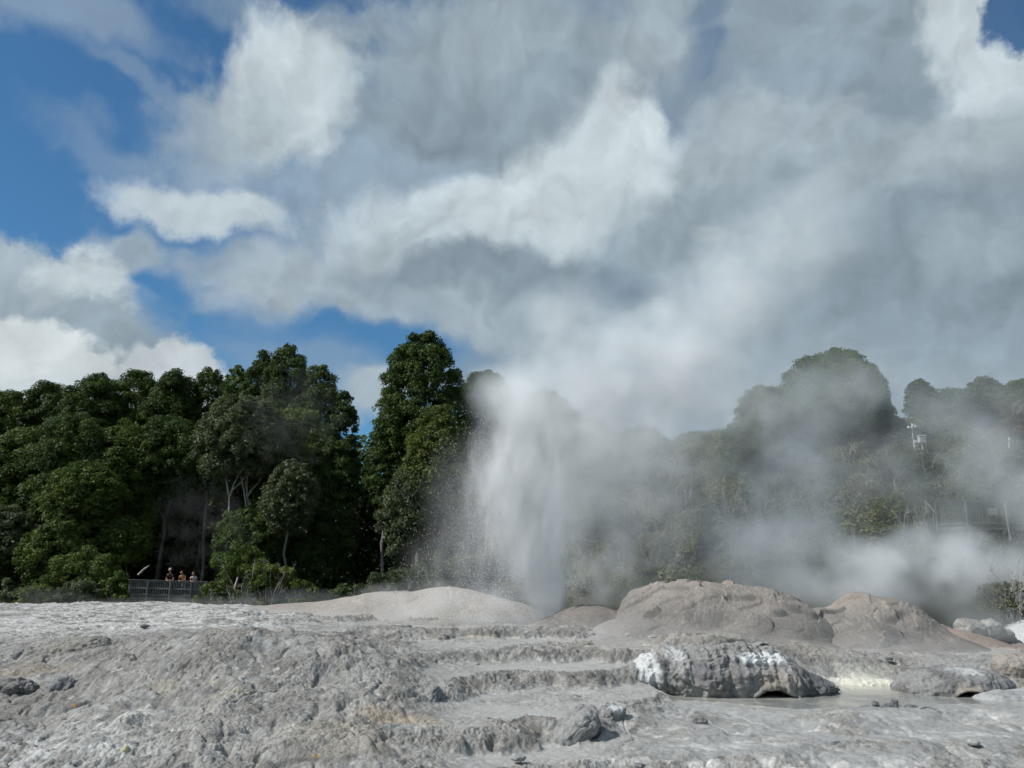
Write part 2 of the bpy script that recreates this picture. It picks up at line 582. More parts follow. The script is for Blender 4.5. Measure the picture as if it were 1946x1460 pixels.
def terrace(x, y, full=True):
    """height (and masks) of the sinter at x, y"""
    z0 = base_z(x, y)
    wx = x + 0.9 * fbm(x * 0.33, y * 0.33, 11, 3)
    wy = y + 0.9 * fbm(x * 0.33, y * 0.33, 12, 3)
    z0 = z0 + 0.16 * fbm(x * 0.22, y * 0.30, 3, 3)
    # where water has built level rims: middle and right
    ang = x / np.maximum(y, 1)
    m = sstep(-0.17, -0.02, ang + 0.05 * fbm(x * .3, y * .3, 5, 2))
    far = sstep(27.5, 30, y)
    m = np.maximum(m, 0.75 * sstep(-0.5, -0.2, ang) * far)
    # lower right corner is a nearly smooth wet slope
    m = m * (1 - 0.55 * sstep(0.05, 0.16, ang) * sstep(24.5, 21.5, y))
    m = m * (0.62 + 0.38 * sstep(-0.25, 0.15, fbm(x * 0.28, y * 0.5, 8, 3)))
    # one tall straight wall behind the hot pool
    m = m * (1 - 0.9 * sstep(0.20, 0.26, ang) * sstep(26.6, 27.4, y) * sstep(31.5, 30.5, y))
    H = 0.40
    t = (z0 + 0.13 * fbm(wx * 0.55, wy * 0.55, 21, 3)) / H
    k = np.floor(t); f = t - k
    k = k + 0.22 * np.sin(k * 5.3)
    rise = sstep(0.60, 1.0, f + 0.12 * fbm(x * 2.2, y * 2.2, 22, 3))
    tz = (k + rise) * H + 0.03 * f
    z = z0 * (1 - m) + tz * m
    riser = m * (1 - np.abs(rise * 2 - 1)) + 0.0
    flat = m * (1 - sstep(0.02, 0.3, rise)) * (1 - sstep(.9, 1., rise))
    # finer secondary rims
    t2 = (z0 + 0.10 * fbm(wx * 0.9, wy * 0.9, 27, 3)) / 0.16
    f2 = t2 - np.floor(t2)
    z = z + m * 0.05 * (sstep(0.5, 1.0, f2) - f2)
    # the basin of the hot pool, rimmed on the near side
    pu = (x - POOL[0]) / 6.3; pv = (y - POOL[1]) / (2.55 + 0.5 * np.sin(x * 0.9))
    pq = pu ** 4 + pv * pv + 0.25 * fbm(x * 0.8, y * 0.8, 9, 3)
    inside = sstep(1.15, 0.75, pq)
    z = z * (1 - inside) + np.minimum(z, POOL[2] - 0.10) * inside
    near = sstep(3.4, 1.7, pq) * (1 - inside)
    z = np.where(near > 0, z + near * np.maximum(POOL[2] + 0.09 - z, 0), z)
    if not full:
        return z
    rough = 1 - 0.93 * flat
    # the near right corner is a smooth wet sheet with a few crusty islands
    sheet = sstep(0.10, 0.22, ang) * sstep(25.0, 23.0, y) * sstep(.22, -.05, fbm(x * .55, y * .8, 46, 4))
    rough = rough * (1 - 0.72 * sheet)
    # the brow of the big grey dome
    z = z + 0.34 * blob(x, y, 500, 1222, 25.0, 3.6, 1.5) + 0.16 * blob(x, y, 330, 1262, 23.2, 1.6, 1.2) + 0.22 * blob(x, y, 690, 1262, 23.6, 1.7, 1.2)
    # broad flow-stone folds running down the fall line on the left
    dome = (1 - m) * sstep(31, 26, y)
    fl = fbm(wx * 0.50, wy * 0.42, 31, 3)
    z = z + dome * 0.26 * fl + dome * 0.11 * np.abs(fbm(wx * 0.95 + 4, wy * 0.75, 32, 3)) - dome * 0.08 * np.exp(-(fbm(wx * 0.42 + 3, wy * 0.42, 34, 3) / 0.05) ** 2)
    lob = (x + 0.55 * y + 1.1 * fbm(x * 0.35, y * 0.35, 35, 3)) * 0.42
    lf_ = lob - np.floor(lob)
    z = z + dome * 0.10 * (lf_ ** 1.5 - sstep(0.88, 1.0, lf_) * 1.0) * (0.4 + 0.6 * sstep(-.1, .3, fbm(x * .3, y * .3, 36, 2)))
    folds = fbm(wx * 0.8, wy * 0.8, 33, 3)
    # cauliflower crust: domes inside domes
    w1 = worley(wx * 1.9, wy * 1.9, 41)
    w2 = worley(x * 5.2 + 0.3 * w1, y * 5.2, 42)
    w3 = worley(x * 12.5, y * 12.5, 43)
    patch = sstep(-0.45, 0.35, fbm(x * 0.5, y * 0.5, 45, 4))
    amp = rough * (0.25 + 0.75 * patch)
    crust = (0.075 * (0.5 - w1 * w1) + 0.072 * (0.5 - w2 * w2) + 0.055 * (0.5 - w3 * w3))
    z = z + amp * crust + rough * 0.055 * fbm(x * 3.3, y * 3.3, 47, 5, 0.65)
    z = z + rough * 0.07 * fbm(x * 1.1, y * 1.1, 48, 3)
    # crusty white shelf along the far rim
    shelf = 0.85 * sstep(28, 33, y) * sstep(-0.20, -0.34, ang - 0.1 * sstep(0, 1, folds))
    z = z + 0.10 * shelf * np.abs(fbm(wx * 1.4, wy * 2.6, 51, 4))
    pits = sstep(0.28, 0.5, fbm(x * 2.3, y * 2.6, 53, 3)) * rough
    z = z - 0.07 * pits
    return z, dict(sheet=sheet, m=m, riser=riser, flat=flat, rough=rough, dome=dome, patch=patch, folds=folds, w1=w1, w2=w2, w3=w3, shelf=shelf, pits=pits, ang=ang, amp=amp)


def wx_(x, y):
    return x * 0.9 + 0.8 * fbm(x * .4, y * .4, 82, 3)


def ground_z(x, y):
    return float(terrace(np.array([x], np.float32), np.array([y], np.float32), False)[0])


def build_terrace():
    NC, NR = TERR_RES
    th = np.linspace(-R(37.5), R(37.5), NC)
    # distances get finer towards the eye in step with what can be resolved
    d = np.concatenate([np.linspace(8.5, 14.6, 24)[:-1], np.exp(np.linspace(math.log(14.6), math.log(50.0), NR - 23))])
    Yg = d[:, None] * np.ones((1, NC))
    Xg = Yg * np.tan(th)[None, :]
    x = Xg.ravel().astype(np.float32); y = Yg.ravel().astype(np.float32)
    z, k = terrace(x, y)
    # falls away behind the far rim
    edge = 44.5 + 1.2 * np.sin(x * 0.21) + 1.0 * fbm(x * 0.15, y * 0.0, 61, 2) - 1.5 * sstep(0.25, 0.5, k['ang'])
    z = z - 0.9 * sstep(0, 3.5, y - edge) ** 1.0
    z = z - 1.9 * sstep(15.0, 9.0, y)
    me = mesh_from('sinter_terrace', np.stack([x, y, z], -1), grid_faces(NR, NC), 4)
    # ---------------- mineral colours, with sky reflection painted into the flats
    n1 = fbm(x * 0.45, y * 0.8, 71, 5); n2 = fbm(x * 1.3, y * 2.2, 72, 5, .6); n3 = fbm(x * 5, y * 5, 73, 3, .6)
    n4 = fbm(x * 0.9, y * 0.9, 74, 4)
    C = lambda *a: np.array(a, np.float32)[None, :]
    mixc = lambda a, b, t: a * (1 - t[:, None]) + b * t[:, None]
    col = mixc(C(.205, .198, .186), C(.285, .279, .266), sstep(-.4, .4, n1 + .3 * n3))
    col = mixc(col, C(.375, .374, .362), (k['flat'] * (0.85 + .4 * n2)).clip(0, 1))  # flats: pale silica, lightened further for the sky they reflect when wet
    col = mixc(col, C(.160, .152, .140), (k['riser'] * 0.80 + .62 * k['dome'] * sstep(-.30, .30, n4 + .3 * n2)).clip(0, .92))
    col = mixc(col, C(.285, .288, .285), .7 * k['sheet'])
    # blue grey films
    col = mixc(col, C(.215, .228, .235), 0.5 * sstep(.12, .45, fbm(x * .8 + 9, y * .6, 75, 4)) * k['rough'])
    # pale runs of silica that follow the trickles down the dome
    run = np.exp(-(fbm(wx_(x, y), y * .22, 80, 4) / .045) ** 2) * (1 - .5 * k['flat'])
    col = mixc(col, C(.36, .358, .35), .55 * run)
    # white silica crust: far left shelf, streaks in the lower right, freckles
    wht = 1.25 * k['shelf'] * sstep(-.30, .22, n2 + .5 * n1) + 0.85 * sstep(.05, .36, n2 * .8 + .5 * n1) * sstep(0.0, 0.2, k['ang']) * sstep(25, 20.5, y)
    wht = wht + 0.8 * sstep(.30, .5, n2 + .25 * n3)
    wht = wht + 1.0 * np.exp(-((x + 9.3) / 2.2) ** 2 - ((y - 17.5) / 2.6) ** 2) * sstep(-.3, .2, n2)
    col = mixc(col, C(.47, .47, .462), (wht * 0.88).clip(0, 1))
    # dark damp freckles and low dark lips along the far ledges
    drk = sstep(.20, .40, fbm(x * 2.1, y * 3.4, 76, 4, .6)) * k['rough']
    col = mixc(col, C(.085, .085, .088), 0.60 * drk)
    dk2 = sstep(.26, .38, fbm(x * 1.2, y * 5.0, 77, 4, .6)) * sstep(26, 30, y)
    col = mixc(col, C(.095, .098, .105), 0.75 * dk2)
    # ochre and sulphur stains with outlines of their own
    for px, py, Y, rx, ry, c, s in ((640, 1420, 18.3, 1.3, .9, C(.40, .37, .31), .5), (760, 1380, 20, 1.0, .4, C(.42, .35, .27), .7), (310, 1305, 21.8, .35, .25, C(.38, .35, .26), .45),
                                    (600, 1452, 17.3, .08, .05, C(.50, .32, .10), .9), (140, 1346, 21.4, .06, .05, C(.46, .28, .10), .9), (430, 1327, 20.6, .5, .16, C(.44, .42, .32), .5),
                                    (1545, 1350, 23.6, 1.7, .55, C(.56, .55, .38), .75), (1330, 1222, 31, 5, 2.0, C(.36, .33, .29), .5), (60, 1275, 25, 1.6, .8, C(.36, .31, .25), .6),
                                    (470, 1207, 28, 1.1, .35, C(.50, .46, .36), .7), (880, 1150, 40, 6, 3, C(.42, .36, .31), .7), (1850, 1235, 36, 4, 4, C(.36, .30, .27), .55),
                                    (1640, 1308, 28.3, 1.0, .75, C(.80, .79, .68), 1.), (1640, 1275, 29.2, 1.0, .5, C(.5, .5, .45), .6), (905, 1203, 32.4, .7, .25, C(.55, .50, .36), .8)):
        w = blob(x, y, px, py, Y, rx, ry)
        c = c * .74
        col = mixc(col, c, (s * sstep(.12, .6, w + .35 * n2)).clip(0, 1))
    n5 = fbm(x * 11, y * 11, 79, 3, .7)
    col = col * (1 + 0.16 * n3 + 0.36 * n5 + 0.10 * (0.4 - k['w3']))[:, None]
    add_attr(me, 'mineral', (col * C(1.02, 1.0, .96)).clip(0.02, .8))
    wet = (k['flat'] * .9 + .5 * k['sheet'] + .35 * sstep(.0, .4, fbm(x * .35, y * .35, 78, 3)) + .25 * drk).clip(0, 1)
    add_attr(me, 'wet', wet)
    return me


def sinter_mat(name, use_attr=True, tint=(.33, .30, .27), fine=34.0, bstr=0.55, wetc=0.2):
    m, n, o = new_mat(name)
    tcn = n.node('ShaderNodeTexCoord')
    P = tcn.outputs['Object']
    nz = n.noise(P, 9.0, 5, 0.65)
    nf = n.noise(P, fine, 3, 0.6)
    if use_attr:
        c = attr(n, 'mineral'); w = attr(n, 'wet', 'Fac')
    else:
        c = n.mix(n.ramp(n.noise(P, 0.9, 5, 0.6), 0.35, 0.65), tuple(.82 * t for t in tint), tuple(min(1, 1.15 * t) for t in tint)); w = wetc
    c = n.vmath('SCALE', c, n.ramp(nz, 0.3, 0.7, 0.80, 1.18, False))
    vor = n.node('ShaderNodeTexVoronoi', feature='F1')
    n.put(vor.inputs['Vector'], P); vor.inputs['Scale'].default_value = fine * 0.75
    h = n.add(n.mul(nf, 0.8), n.mul(n.sub(1.0, vor.outputs['Distance']), 0.7))
    h = n.mul(h, n.sub(1.0, n.mul(w, 0.8))) if use_attr else h
    nb = bump(n, h, bstr, 0.03)
    # wet films glint: small facets of very low roughness
    gl = n.ramp(n.noise(P, 16.0, 2, 0.5), 0.56, 0.72)
    rough = n.sub(0.86, n.mul(n.math('MAXIMUM', n.mul(w, 0.62), n.mul(gl, 0.35)), 0.75))
    p = pbsdf(n, o, c, rough, n.madd(w, 0.40, 0.12) if use_attr else 0.25, nb)
    return m


SINTER = sinter_mat('sinter_crust')
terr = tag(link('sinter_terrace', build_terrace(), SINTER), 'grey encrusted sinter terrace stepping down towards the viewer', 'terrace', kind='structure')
print('terrace', round(time.time() - T0, 1))
# ------------------------------------------------------------------ ground to the horizon, and the wooded bank
_hp = []
for px, py, Y in ((-600, 1150, 46), (-600, 1135, 66), (-600, 960, 88), (0, 1156, 46), (0, 1150, 54), (0, 1130, 66), (0, 960, 88), (330, 1156, 48), (330, 1146, 55), (330, 1128, 66), (330, 955, 88),
                  (600, 1160, 48), (600, 1146, 55), (600, 1125, 66), (600, 950, 88), (850, 1165, 46), (850, 1140, 55), (850, 1060, 72), (850, 930, 90),
                  (1050, 1165, 46), (1050, 1110, 52), (1050, 1000, 62), (1050, 940, 74), (1050, 900, 95),
                  (1300, 1170, 44), (1300, 1085, 50), (1300, 960, 58), (1300, 870, 68), (1300, 850, 90),
                  (1600, 1180, 43), (1600, 1060, 49), (1600, 930, 58), (1600, 840, 66), (1600, 830, 90),
                  (1760, 1195, 42), (1760, 1035, 49), (1760, 900, 58), (1760, 830, 68), (1760, 815, 90),
                  (1930, 1205, 42), (1930, 1030, 50), (1930, 880, 60), (1930, 820, 70), (1930, 800, 90),
                  (2300, 1200, 42), (2300, 1010, 52), (2300, 850, 64), (2300, 790, 90)):
    _hp.append(tuple(at(px, py, Y)))
_htps = TPS(np.array(_hp), 0.3)


def bank_z(x, y):
    x = np.atleast_1d(np.asarray(x, float)); y = np.atleast_1d(np.asarray(y, float))
    z = _htps(x, y)
    z = np.clip(z, -4.5, 20.0)
    z = z + 0.35 * fbm(x * 0.25, y * 0.25, 81, 4)
    f = sstep(40.5, 47.0, y)
    z = z * f + np.minimum(z, -4.6) * (1 - f)
    w = sstep(110, 88, y) * sstep(-95, -70, x) * sstep(95, 70, x)
    return z * w + -6.0 * (1 - w)


def bz(x, y):
    return float(bank_z(x, y)[0])


xs = np.linspace(-100, 100, 260); ys = np.linspace(38.0, 118, 170)
X, Y_ = np.meshgrid(xs, ys)
Z = bank_z(X.ravel(), Y_.ravel())
me = mesh_from('wooded_bank', np.stack([X.ravel(), Y_.ravel(), Z], -1), grid_faces(len(ys), len(xs)), 4)
m, n, o = new_mat('leaf_litter')
P = n.node('ShaderNodeTexCoord').outputs['Object']
c = n.mix(n.ramp(n.noise(P, 0.6, 6, 0.65), 0.35, 0.65), (.028, .026, .016), (.055, .062, .028))
c = n.mix(n.ramp(n.noise(P, 7.0, 4, 0.7), 0.45, 0.75), c, (.10, .095, .06))
pbsdf(n, o, c, 0.95, 0.1, bump(n, n.noise(P, 6, 5, 0.7), 1.0, 0.15))
LITTER = m
tag(link('hill', me, LITTER), 'dark scrubby bank and forest floor behind the terrace', 'hill', kind='structure')

# the wide ground sheet
rr = np.concatenate([[0.01], np.geomspace(4, 6000, 60)])
aa = np.linspace(0, 2 * math.pi, 97)
RR, AA = np.meshgrid(rr, aa, indexing='ij')
gx, gy = (RR * np.sin(AA)).ravel(), (RR * np.cos(AA)).ravel()
gzv = -6.2 + 0.8 * fbm(gx * 0.01, gy * 0.01, 90, 3)
me = mesh_from('ground', np.stack([gx, gy, gzv], -1), grid_faces(len(rr), len(aa)), 4)
m, n, o = new_mat('valley_ground')
P = n.node('ShaderNodeTexCoord').outputs['Object']
c = n.mix(n.ramp(n.noise(P, 0.05, 8, 0.65), 0.4, 0.6), (.045, .06, .025), (.09, .085, .06))
pbsdf(n, o, c, 0.95, 0.1)
tag(link('ground', me, m), 'low valley ground reaching out to the horizon', 'ground', kind='structure')
# ------------------------------------------------------------------ sinter mounds beside the geyser: rounded bosses grown together
def fbm3(p, s, seed, oc=4, rough=0.5):
    x, y, z = p[:, 0] * s, p[:, 1] * s, p[:, 2] * s
    return (fbm(x + 3.1, y, seed, oc, rough) + fbm(y + 7.7, z, seed + 50, oc, rough) + fbm(z + 1.9, x, seed + 90, oc, rough)) / 1.7


MOUND = sinter_mat('mound_sinter', True, fine=26.0, bstr=0.7)


def mound(name, label, caps, res, seed, tint, top, crease=1.0, bead=1.0):
    """caps: (px, Y, half width px, half depth m, top py). A boss is a swollen cap; neighbours merge."""
    cs = []
    for px, Y, rxp, ry, py in (c[:5] for c in caps):
        c = at(px, py, Y)
        cs.append((c.x, Y, rxp * Y / F, ry, c.z))
    x0 = min(c[0] - c[2] for c in cs) - .5; x1 = max(c[0] + c[2] for c in cs) + .5
    y0 = min(c[1] - c[3] for c in cs) - .5; y1 = max(c[1] + c[3] for c in cs) + .5
    nx = int((x1 - x0) / res); ny = int((y1 - y0) / (res * 1.15))
    X, Yy = np.meshgrid(np.linspace(x0, x1, nx), np.linspace(y0, y1, ny))
    x = X.ravel().astype(np.float32); y = Yy.ravel().astype(np.float32)
    g = base_z(x, y)
    wx = x + 0.22 * fbm(x * 0.5, y * 0.5, seed, 2); wy = y + 0.22 * fbm(x * 0.5, y * 0.5, seed + 1, 2)
    acc = np.zeros_like(x); K = 4.5
    for (cx, cyy, rx, ry, zt), cap_ in zip(cs, caps):
        ex = cap_[5] if len(cap_) > 5 else 0.62
        q2 = ((wx - cx) / rx) ** 2 + ((wy - cyy) / ry) ** 2
        h = np.maximum(zt - float(base_z(np.array([cx]), np.array([cyy]))[0]), .1)
        cap = h * np.clip(1 - q2, 0, None) ** ex - 0.45 * np.clip(q2 - 1, 0, 1)
        acc += np.exp(np.clip(K * cap, -30, 60))
    hgt = np.log(acc + 1e-9) / K
    # folds and creases where flows overlap
    f1 = fbm(wx * 0.42 + .15 * hgt, wy * 0.5 + 0.45 * hgt, seed + 5, 2)
    cr = np.exp(-(f1 / 0.035) ** 2)
    f2 = fbm(wx * 0.75, wy * 0.7 + .8 * hgt, seed + 9, 2)
    cr2 = np.exp(-(f2 / 0.025) ** 2)
    body = sstep(0.35, 1.1, hgt)
    z = hgt - crease * body * (0.012 * cr + 0.006 * cr2) + crease * 0.13 * body * sstep(-.03, .06, f1) + 0.05 * crease * body * sstep(-.02, .05, f2) + 0.03 * crease * body * fbm(x * 1.1, y * 1.1, seed + 12, 3)
    w = worley(x * 7.0, y * 7.0 + 2.0 * hgt, seed + 20); wf = worley(x * 15.0, y * 15.0 + 5.0 * hgt, seed + 21)
    pat = sstep(-.15, .25, fbm(x * .6, y * .6, seed + 23, 3) + .3 * f1)
    z = z + bead * body * ((0.014 + 0.034 * pat) * (0.5 - w * w) + 0.012 * (0.5 - wf * wf)) + 0.008 * fbm(x * 4, y * 4, seed + 25, 3)
    z = g - 0.22 + z
    me = mesh_from(name, np.stack([x, y, z], -1), grid_faces(ny, nx), 4)
    C = lambda a: np.array(a, np.float32)[None, :]
    n1 = fbm(x * .7, y * .9, seed + 30, 4); n2 = fbm(x * 3, y * 3, seed + 31, 4, .6)
    t = sstep(-.4, .4, n1 + .4 * n2)[:, None]
    col = C(tint) * (1 - t) + C([1.16 * v for v in tint]) * t
    up = (sstep(.35, .95, hgt / hgt.max() + .2 * n1) * 0.7)[:, None]
    col = col * (1 - up) + C(top) * up
    lo = (sstep(.45, .05, hgt + .4 * n2) * .7)[:, None]
    col = col * (1 - lo) + C((.36, .355, .345)) * lo
    st = (sstep(.2, .5, fbm(x * 1.6, y * .8 - hgt, seed + 33, 4)) * .35)[:, None]
    col = col * (1 - st) + C((.22, .205, .19)) * st
    add_attr(me, 'mineral', (col * (1 + .12 * n2[:, None])).clip(.03, .8))
    add_attr(me, 'wet', (0.10 + .15 * sstep(0, .4, n1)).astype(np.float32))
    return tag(link(name, me, MOUND), label, 'mound')


TAN = (.200, .185, .168)
PINK = (.278, .243, .210)
mound('sinter_mound', 'largest beaded tan grey sinter mound with creased flank, standing before the steaming bank',
      ((1270, 35.2, 105, 2.6, 1108), (1335, 35.0, 135, 2.7, 1099), (1430, 34.6, 125, 2.6, 1116), (1505, 34.1, 95, 2.2, 1150), (1400, 33.6, 300, 3.6, 1188, 1.1), (1450, 33.6, 120, 2.0, 1152), (1260, 34.0, 130, 2.2, 1160)), 0.028, 101, TAN, PINK, 1.5, 1.3)
mound('sinter_mound', 'humped tan sinter mound with dark steep end, beside the largest mound',
      ((1640, 35.0, 82, 2.2, 1128), (1690, 34.7, 76, 2.1, 1140), (1728, 34.4, 62, 1.9, 1170), (1700, 33.8, 190, 3.2, 1200, 1.1), (1770, 34.0, 90, 2.2, 1200, 1.0), (1575, 34.6, 110, 2.4, 1160, .9), (1600, 34.0, 110, 2.6, 1176), (1655, 33.6, 80, 1.9, 1180)), 0.028, 131, TAN, PINK, 1.5, 1.3)
mound('sinter_mound', 'low smooth brown sinter mound at the foot of the geyser jet',
      ((1130, 35.6, 95, 1.8, 1143, .9), (1070, 35.4, 66, 1.5, 1164, .9), (1220, 35.2, 110, 1.9, 1170, 1.0)), 0.03, 161, (.175, .158, .142), (.22, .192, .165), 0.5)
mound('sinter_mound', 'long low cream sinter mound behind the geyser under the tall tree',
      ((850, 40.2, 130, 2.6, 1109, 1.0), (745, 40.4, 150, 2.6, 1120, 1.0), (630, 41.0, 150, 2.4, 1137, 1.1), (950, 39.6, 100, 2.4, 1133, 1.0), (520, 41.6, 100, 2.0, 1147, 1.1)), 0.04, 191, (.285, .256, .224), (.35, .305, .258), 0.6, 0.7)
mound('sinter_mound', 'low reddish sinter ridge sloping down to the white flat at its end',
      ((1800, 35.6, 110, 2.2, 1190, 1.0), (1870, 34.8, 75, 1.9, 1214, 1.1), (1770, 36.0, 90, 2.0, 1185, 1.0)), 0.035, 211, (.245, .20, .17), (.30, .24, .20), 0.6)
mound('sinter_mound', 'white silica dome steaming by the twiggy bush',
      ((1965, 38.5, 75, 2.4, 1166, .8), (1995, 38.0, 65, 2.2, 1188, .9)), 0.045, 231, (.42, .425, .42), (.48, .48, .48), 0.4)


# ------------------------------------------------------------------ rocks: displaced closed shells
def shell(nu, nv):
    th = np.linspace(0, 2 * math.pi, nu, endpoint=False); ph = np.linspace(-math.pi / 2 + 1e-3, math.pi / 2 - 1e-3, nv)
    T, Pp = np.meshgrid(th, ph)
    d = np.stack([np.cos(T) * np.cos(Pp), np.sin(T) * np.cos(Pp), np.sin(Pp)], -1).reshape(-1, 3)
    i = np.arange(nv - 1)[:, None] * nu; j = np.arange(nu)[None, :]; j2 = (j + 1) % nu
    f = np.stack([i + j, i + j2, i + nu + j2, i + nu + j], -1).reshape(-1, 4)
    return d, f


def worley3(p, s, seed):
    q = (p * s).astype(np.float32)
    i0 = np.floor(q).astype(np.int32)
    best = np.full(len(q), 9.0, np.float32)
    for ox in (-1, 0, 1):
        for oy in (-1, 0, 1):
            for oz in (-1, 0, 1):
                c = i0 + np.array([ox, oy, oz], np.int32)
                h = _hash(c[:, 0] + 57 * c[:, 2], c[:, 1] - 131 * c[:, 2], seed)
                j = np.stack([h & np.uint32(1023), (h >> np.uint32(10)) & np.uint32(1023), (h >> np.uint32(20)) & np.uint32(1023)], -1).astype(np.float32) / 1024
                np.minimum(best, ((c + j - q) ** 2).sum(1), out=best)
    return np.sqrt(best)


def rock_mesh(name, dims, seed, nu=90, nv=46, boxy=0.7, amp=0.22, fine=0.10, freq=1.0, cols=((.20, .195, .19), (.34, .335, .325)), white=None, wet=0.15, cave=None, drip=0.0, shape=None, stain=None):
    d, f = shell(nu, nv)
    p = np.sign(d) * np.abs(d) ** boxy
    p = p / np.linalg.norm(p, axis=1, keepdims=True) ** 0.35
    D3 = np.array(dims)
    s = min(dims[0], 1.2)
    q = p * D3
    a = fbm3(q, freq / s, seed, 4) * amp + np.abs(fbm3(q, 2.3 * freq / s, seed + 3, 3)) * amp * .6
    q = q + d * (a * s)[:, None]
    wq = q + 0.10 * s * np.stack([fbm3(q, 2.5 / s, seed + 21, 2), fbm3(q, 2.5 / s, seed + 22, 2), fbm3(q, 2.5 / s, seed + 23, 2)], -1)
    w = 0.5 - worley3(wq, 4.0 / s, seed + 5) ** 2
    w2 = 0.5 - worley3(wq, 10.0 / s, seed + 6) ** 2
    q = q + d * (fine * s * (0.6 * w + 0.35 * w2 + .5 * fbm3(q, 5 / s, seed + 7, 3)))[:, None]
    if shape is not None:
        q = shape(q)
    if drip:
        q = q + d * (drip * fbm(q[:, 0] * 6, q[:, 2] * 0.9, seed + 8, 3) * (np.abs(d[:, 2]) < .75))[:, None]
    if cave is not None:
        for cx, cz, ra, rb, dep in cave:
            qq = ((q[:, 0] - cx) / ra) ** 2 + ((q[:, 2] - cz) / rb) ** 2
            hole = sstep(1.15, 0.72, qq + .15 * fbm(q[:, 0] * 4, q[:, 2] * 4, seed + 9, 2)) * (d[:, 1] < 0)
            q[:, 1] += dep * hole
            lip = np.exp(-((qq - 1.5) / .35) ** 2) * (d[:, 1] < 0)
            q[:, 1] -= 0.10 * lip
    me = mesh_from(name, q, f, 4)
    C = lambda c: np.array(c, np.float32)[None, :]
    t = sstep(-.35, .35, fbm3(q, 1.4 / s, seed + 11, 4, .6) + .5 * w2)[:, None]
    col = C(cols[0]) * (1 - t) + C(cols[1]) * t
    if white is not None:
        for wx_, wz_, rx_, rz_, st in white:
            ww = st * sstep(.25, .7, np.exp(-((q[:, 0] - wx_) / rx_) ** 2 - ((q[:, 2] - wz_) / rz_) ** 2) + .45 * fbm3(q, 2.2, seed + 13, 4, .6))[:, None]
            col = col * (1 - ww) + C((.66, .665, .65)) * ww
    if stain is not None:  # mineral stains, and the shade painted under the leaning slab
        for wx_, wz_, rx_, rz_, cc, st in stain:
            ww = st * sstep(.25, .7, np.exp(-((q[:, 0] - wx_) / rx_) ** 2 - ((q[:, 2] - wz_) / rz_) ** 2) + .4 * fbm3(q, 3.2, seed + 15, 4, .6))[:, None]
            col = col * (1 - ww) + C(cc) * ww
    add_attr(me, 'mineral', col.clip(.02, .8))
    add_attr(me, 'wet', np.full(len(q), wet, np.float32))
    return me


ROCK = sinter_mat('rock_sinter', True, fine=30.0, bstr=0.6)


def rock(name, label, px, py, Y, dims, seed, rot=(0, 0, 0), cat='rock', sink=0.0, group=None, **kw):
    c = at(px, py, Y)
    o = link(name, rock_mesh(name, dims, seed, **kw), ROCK)
    o.location = (c.x, c.y, c.z - sink)
    o.rotation_euler = tuple(R(a) for a in rot)
    return tag(o, label, cat, group)


k27 = 27.0 / F
def shelf_shape(q):
    """the shelf sinks to the right, tapers on the left and is fluted by old trickles"""
    x = q[:, 0]
    q[:, 2] *= 1 - 0.42 * sstep(0.9, 3.2, x) - 0.22 * sstep(-1.6, -3.2, x)
    q[:, 2] += 0.10 * np.sin(x * 1.7) * (q[:, 2] > 0)
    fl = fbm(x * 1.3, q[:, 2] * 0.25, 777, 3)
    q[:, 1] -= 0.40 * fl * (q[:, 1] < 0)
    q[:, 1] -= 0.07 * np.abs(fbm(x * 3.1, q[:, 2] * 0.5, 778, 3)) * (q[:, 1] < 0)
    q[:, 1] += 0.30 * sstep(0.1, -0.8, q[:, 2]) * (q[:, 1] < 0)
    q[:, 2] += 0.10 * fbm(x * 1.5, q[:, 1] * 1.5, 779, 3) + .04 * fbm(x * 6, q[:, 1] * 6, 780, 3)
    return q


rock('cave_rock', 'broad grey sinter shelf with white crusted top and dark hollow above the hot pool', 1388, 1293, 27.0, (3.25, 1.6, .98), 301, rot=(0, 3, 0), nu=660, nv=280, boxy=0.78, amp=.30, fine=.13, freq=.9, shape=shelf_shape,
     cols=((.135, .130, .122), (.275, .268, .252)), drip=.02,
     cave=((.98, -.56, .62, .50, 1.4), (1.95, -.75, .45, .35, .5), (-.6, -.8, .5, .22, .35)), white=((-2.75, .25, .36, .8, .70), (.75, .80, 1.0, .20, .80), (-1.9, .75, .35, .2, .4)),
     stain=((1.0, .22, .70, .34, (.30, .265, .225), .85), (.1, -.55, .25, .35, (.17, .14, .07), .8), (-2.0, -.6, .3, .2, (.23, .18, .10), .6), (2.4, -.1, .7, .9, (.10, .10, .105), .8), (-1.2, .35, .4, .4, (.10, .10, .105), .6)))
rock('cave_rock', 'smaller grey sinter rock with a round black hole at the pool edge', 1812, 1310, 26.8, (1.75, 1.2, .66), 331, nu=360, nv=170, boxy=.8, amp=.14, fine=.09,
     cols=((.14, .137, .13), (.235, .231, .222)), cave=((-.12, -.26, .48, .33, 1.7), ), drip=.04, white=((.2, .62, .7, .12, .35), ),
     stain=((-.1, .1, .5, .3, (.33, .29, .24), .7), (.35, -.2, .25, .4, (.15, .15, .155), .8)))
rock('white_mound_rock', 'low white silica hump at the pool edge beside the holed rock', 1945, 1338, 25.4, (1.5, .8, .40), 341, nu=160, nv=80, amp=.10, fine=.05, cols=((.24, .24, .235), (.35, .35, .34)), wet=.3)
rock('terrace_rock', 'tan knobbly sinter lump at the far end of the pool wall', 1935, 1275, 28.6, (.75, .6, .5), 351, nu=160, nv=80, amp=.18, fine=.10, cols=((.21, .185, .16), (.30, .27, .235)))
rock('boulder', 'rounded brown sinter boulder on the white crusted upper slope', 156, 1236, 27.6, (1.02, .8, .48), 361, nu=260, nv=130, amp=.12, fine=.10, cols=((.175, .162, .14), (.255, .24, .21)), wet=.05, sink=.08)
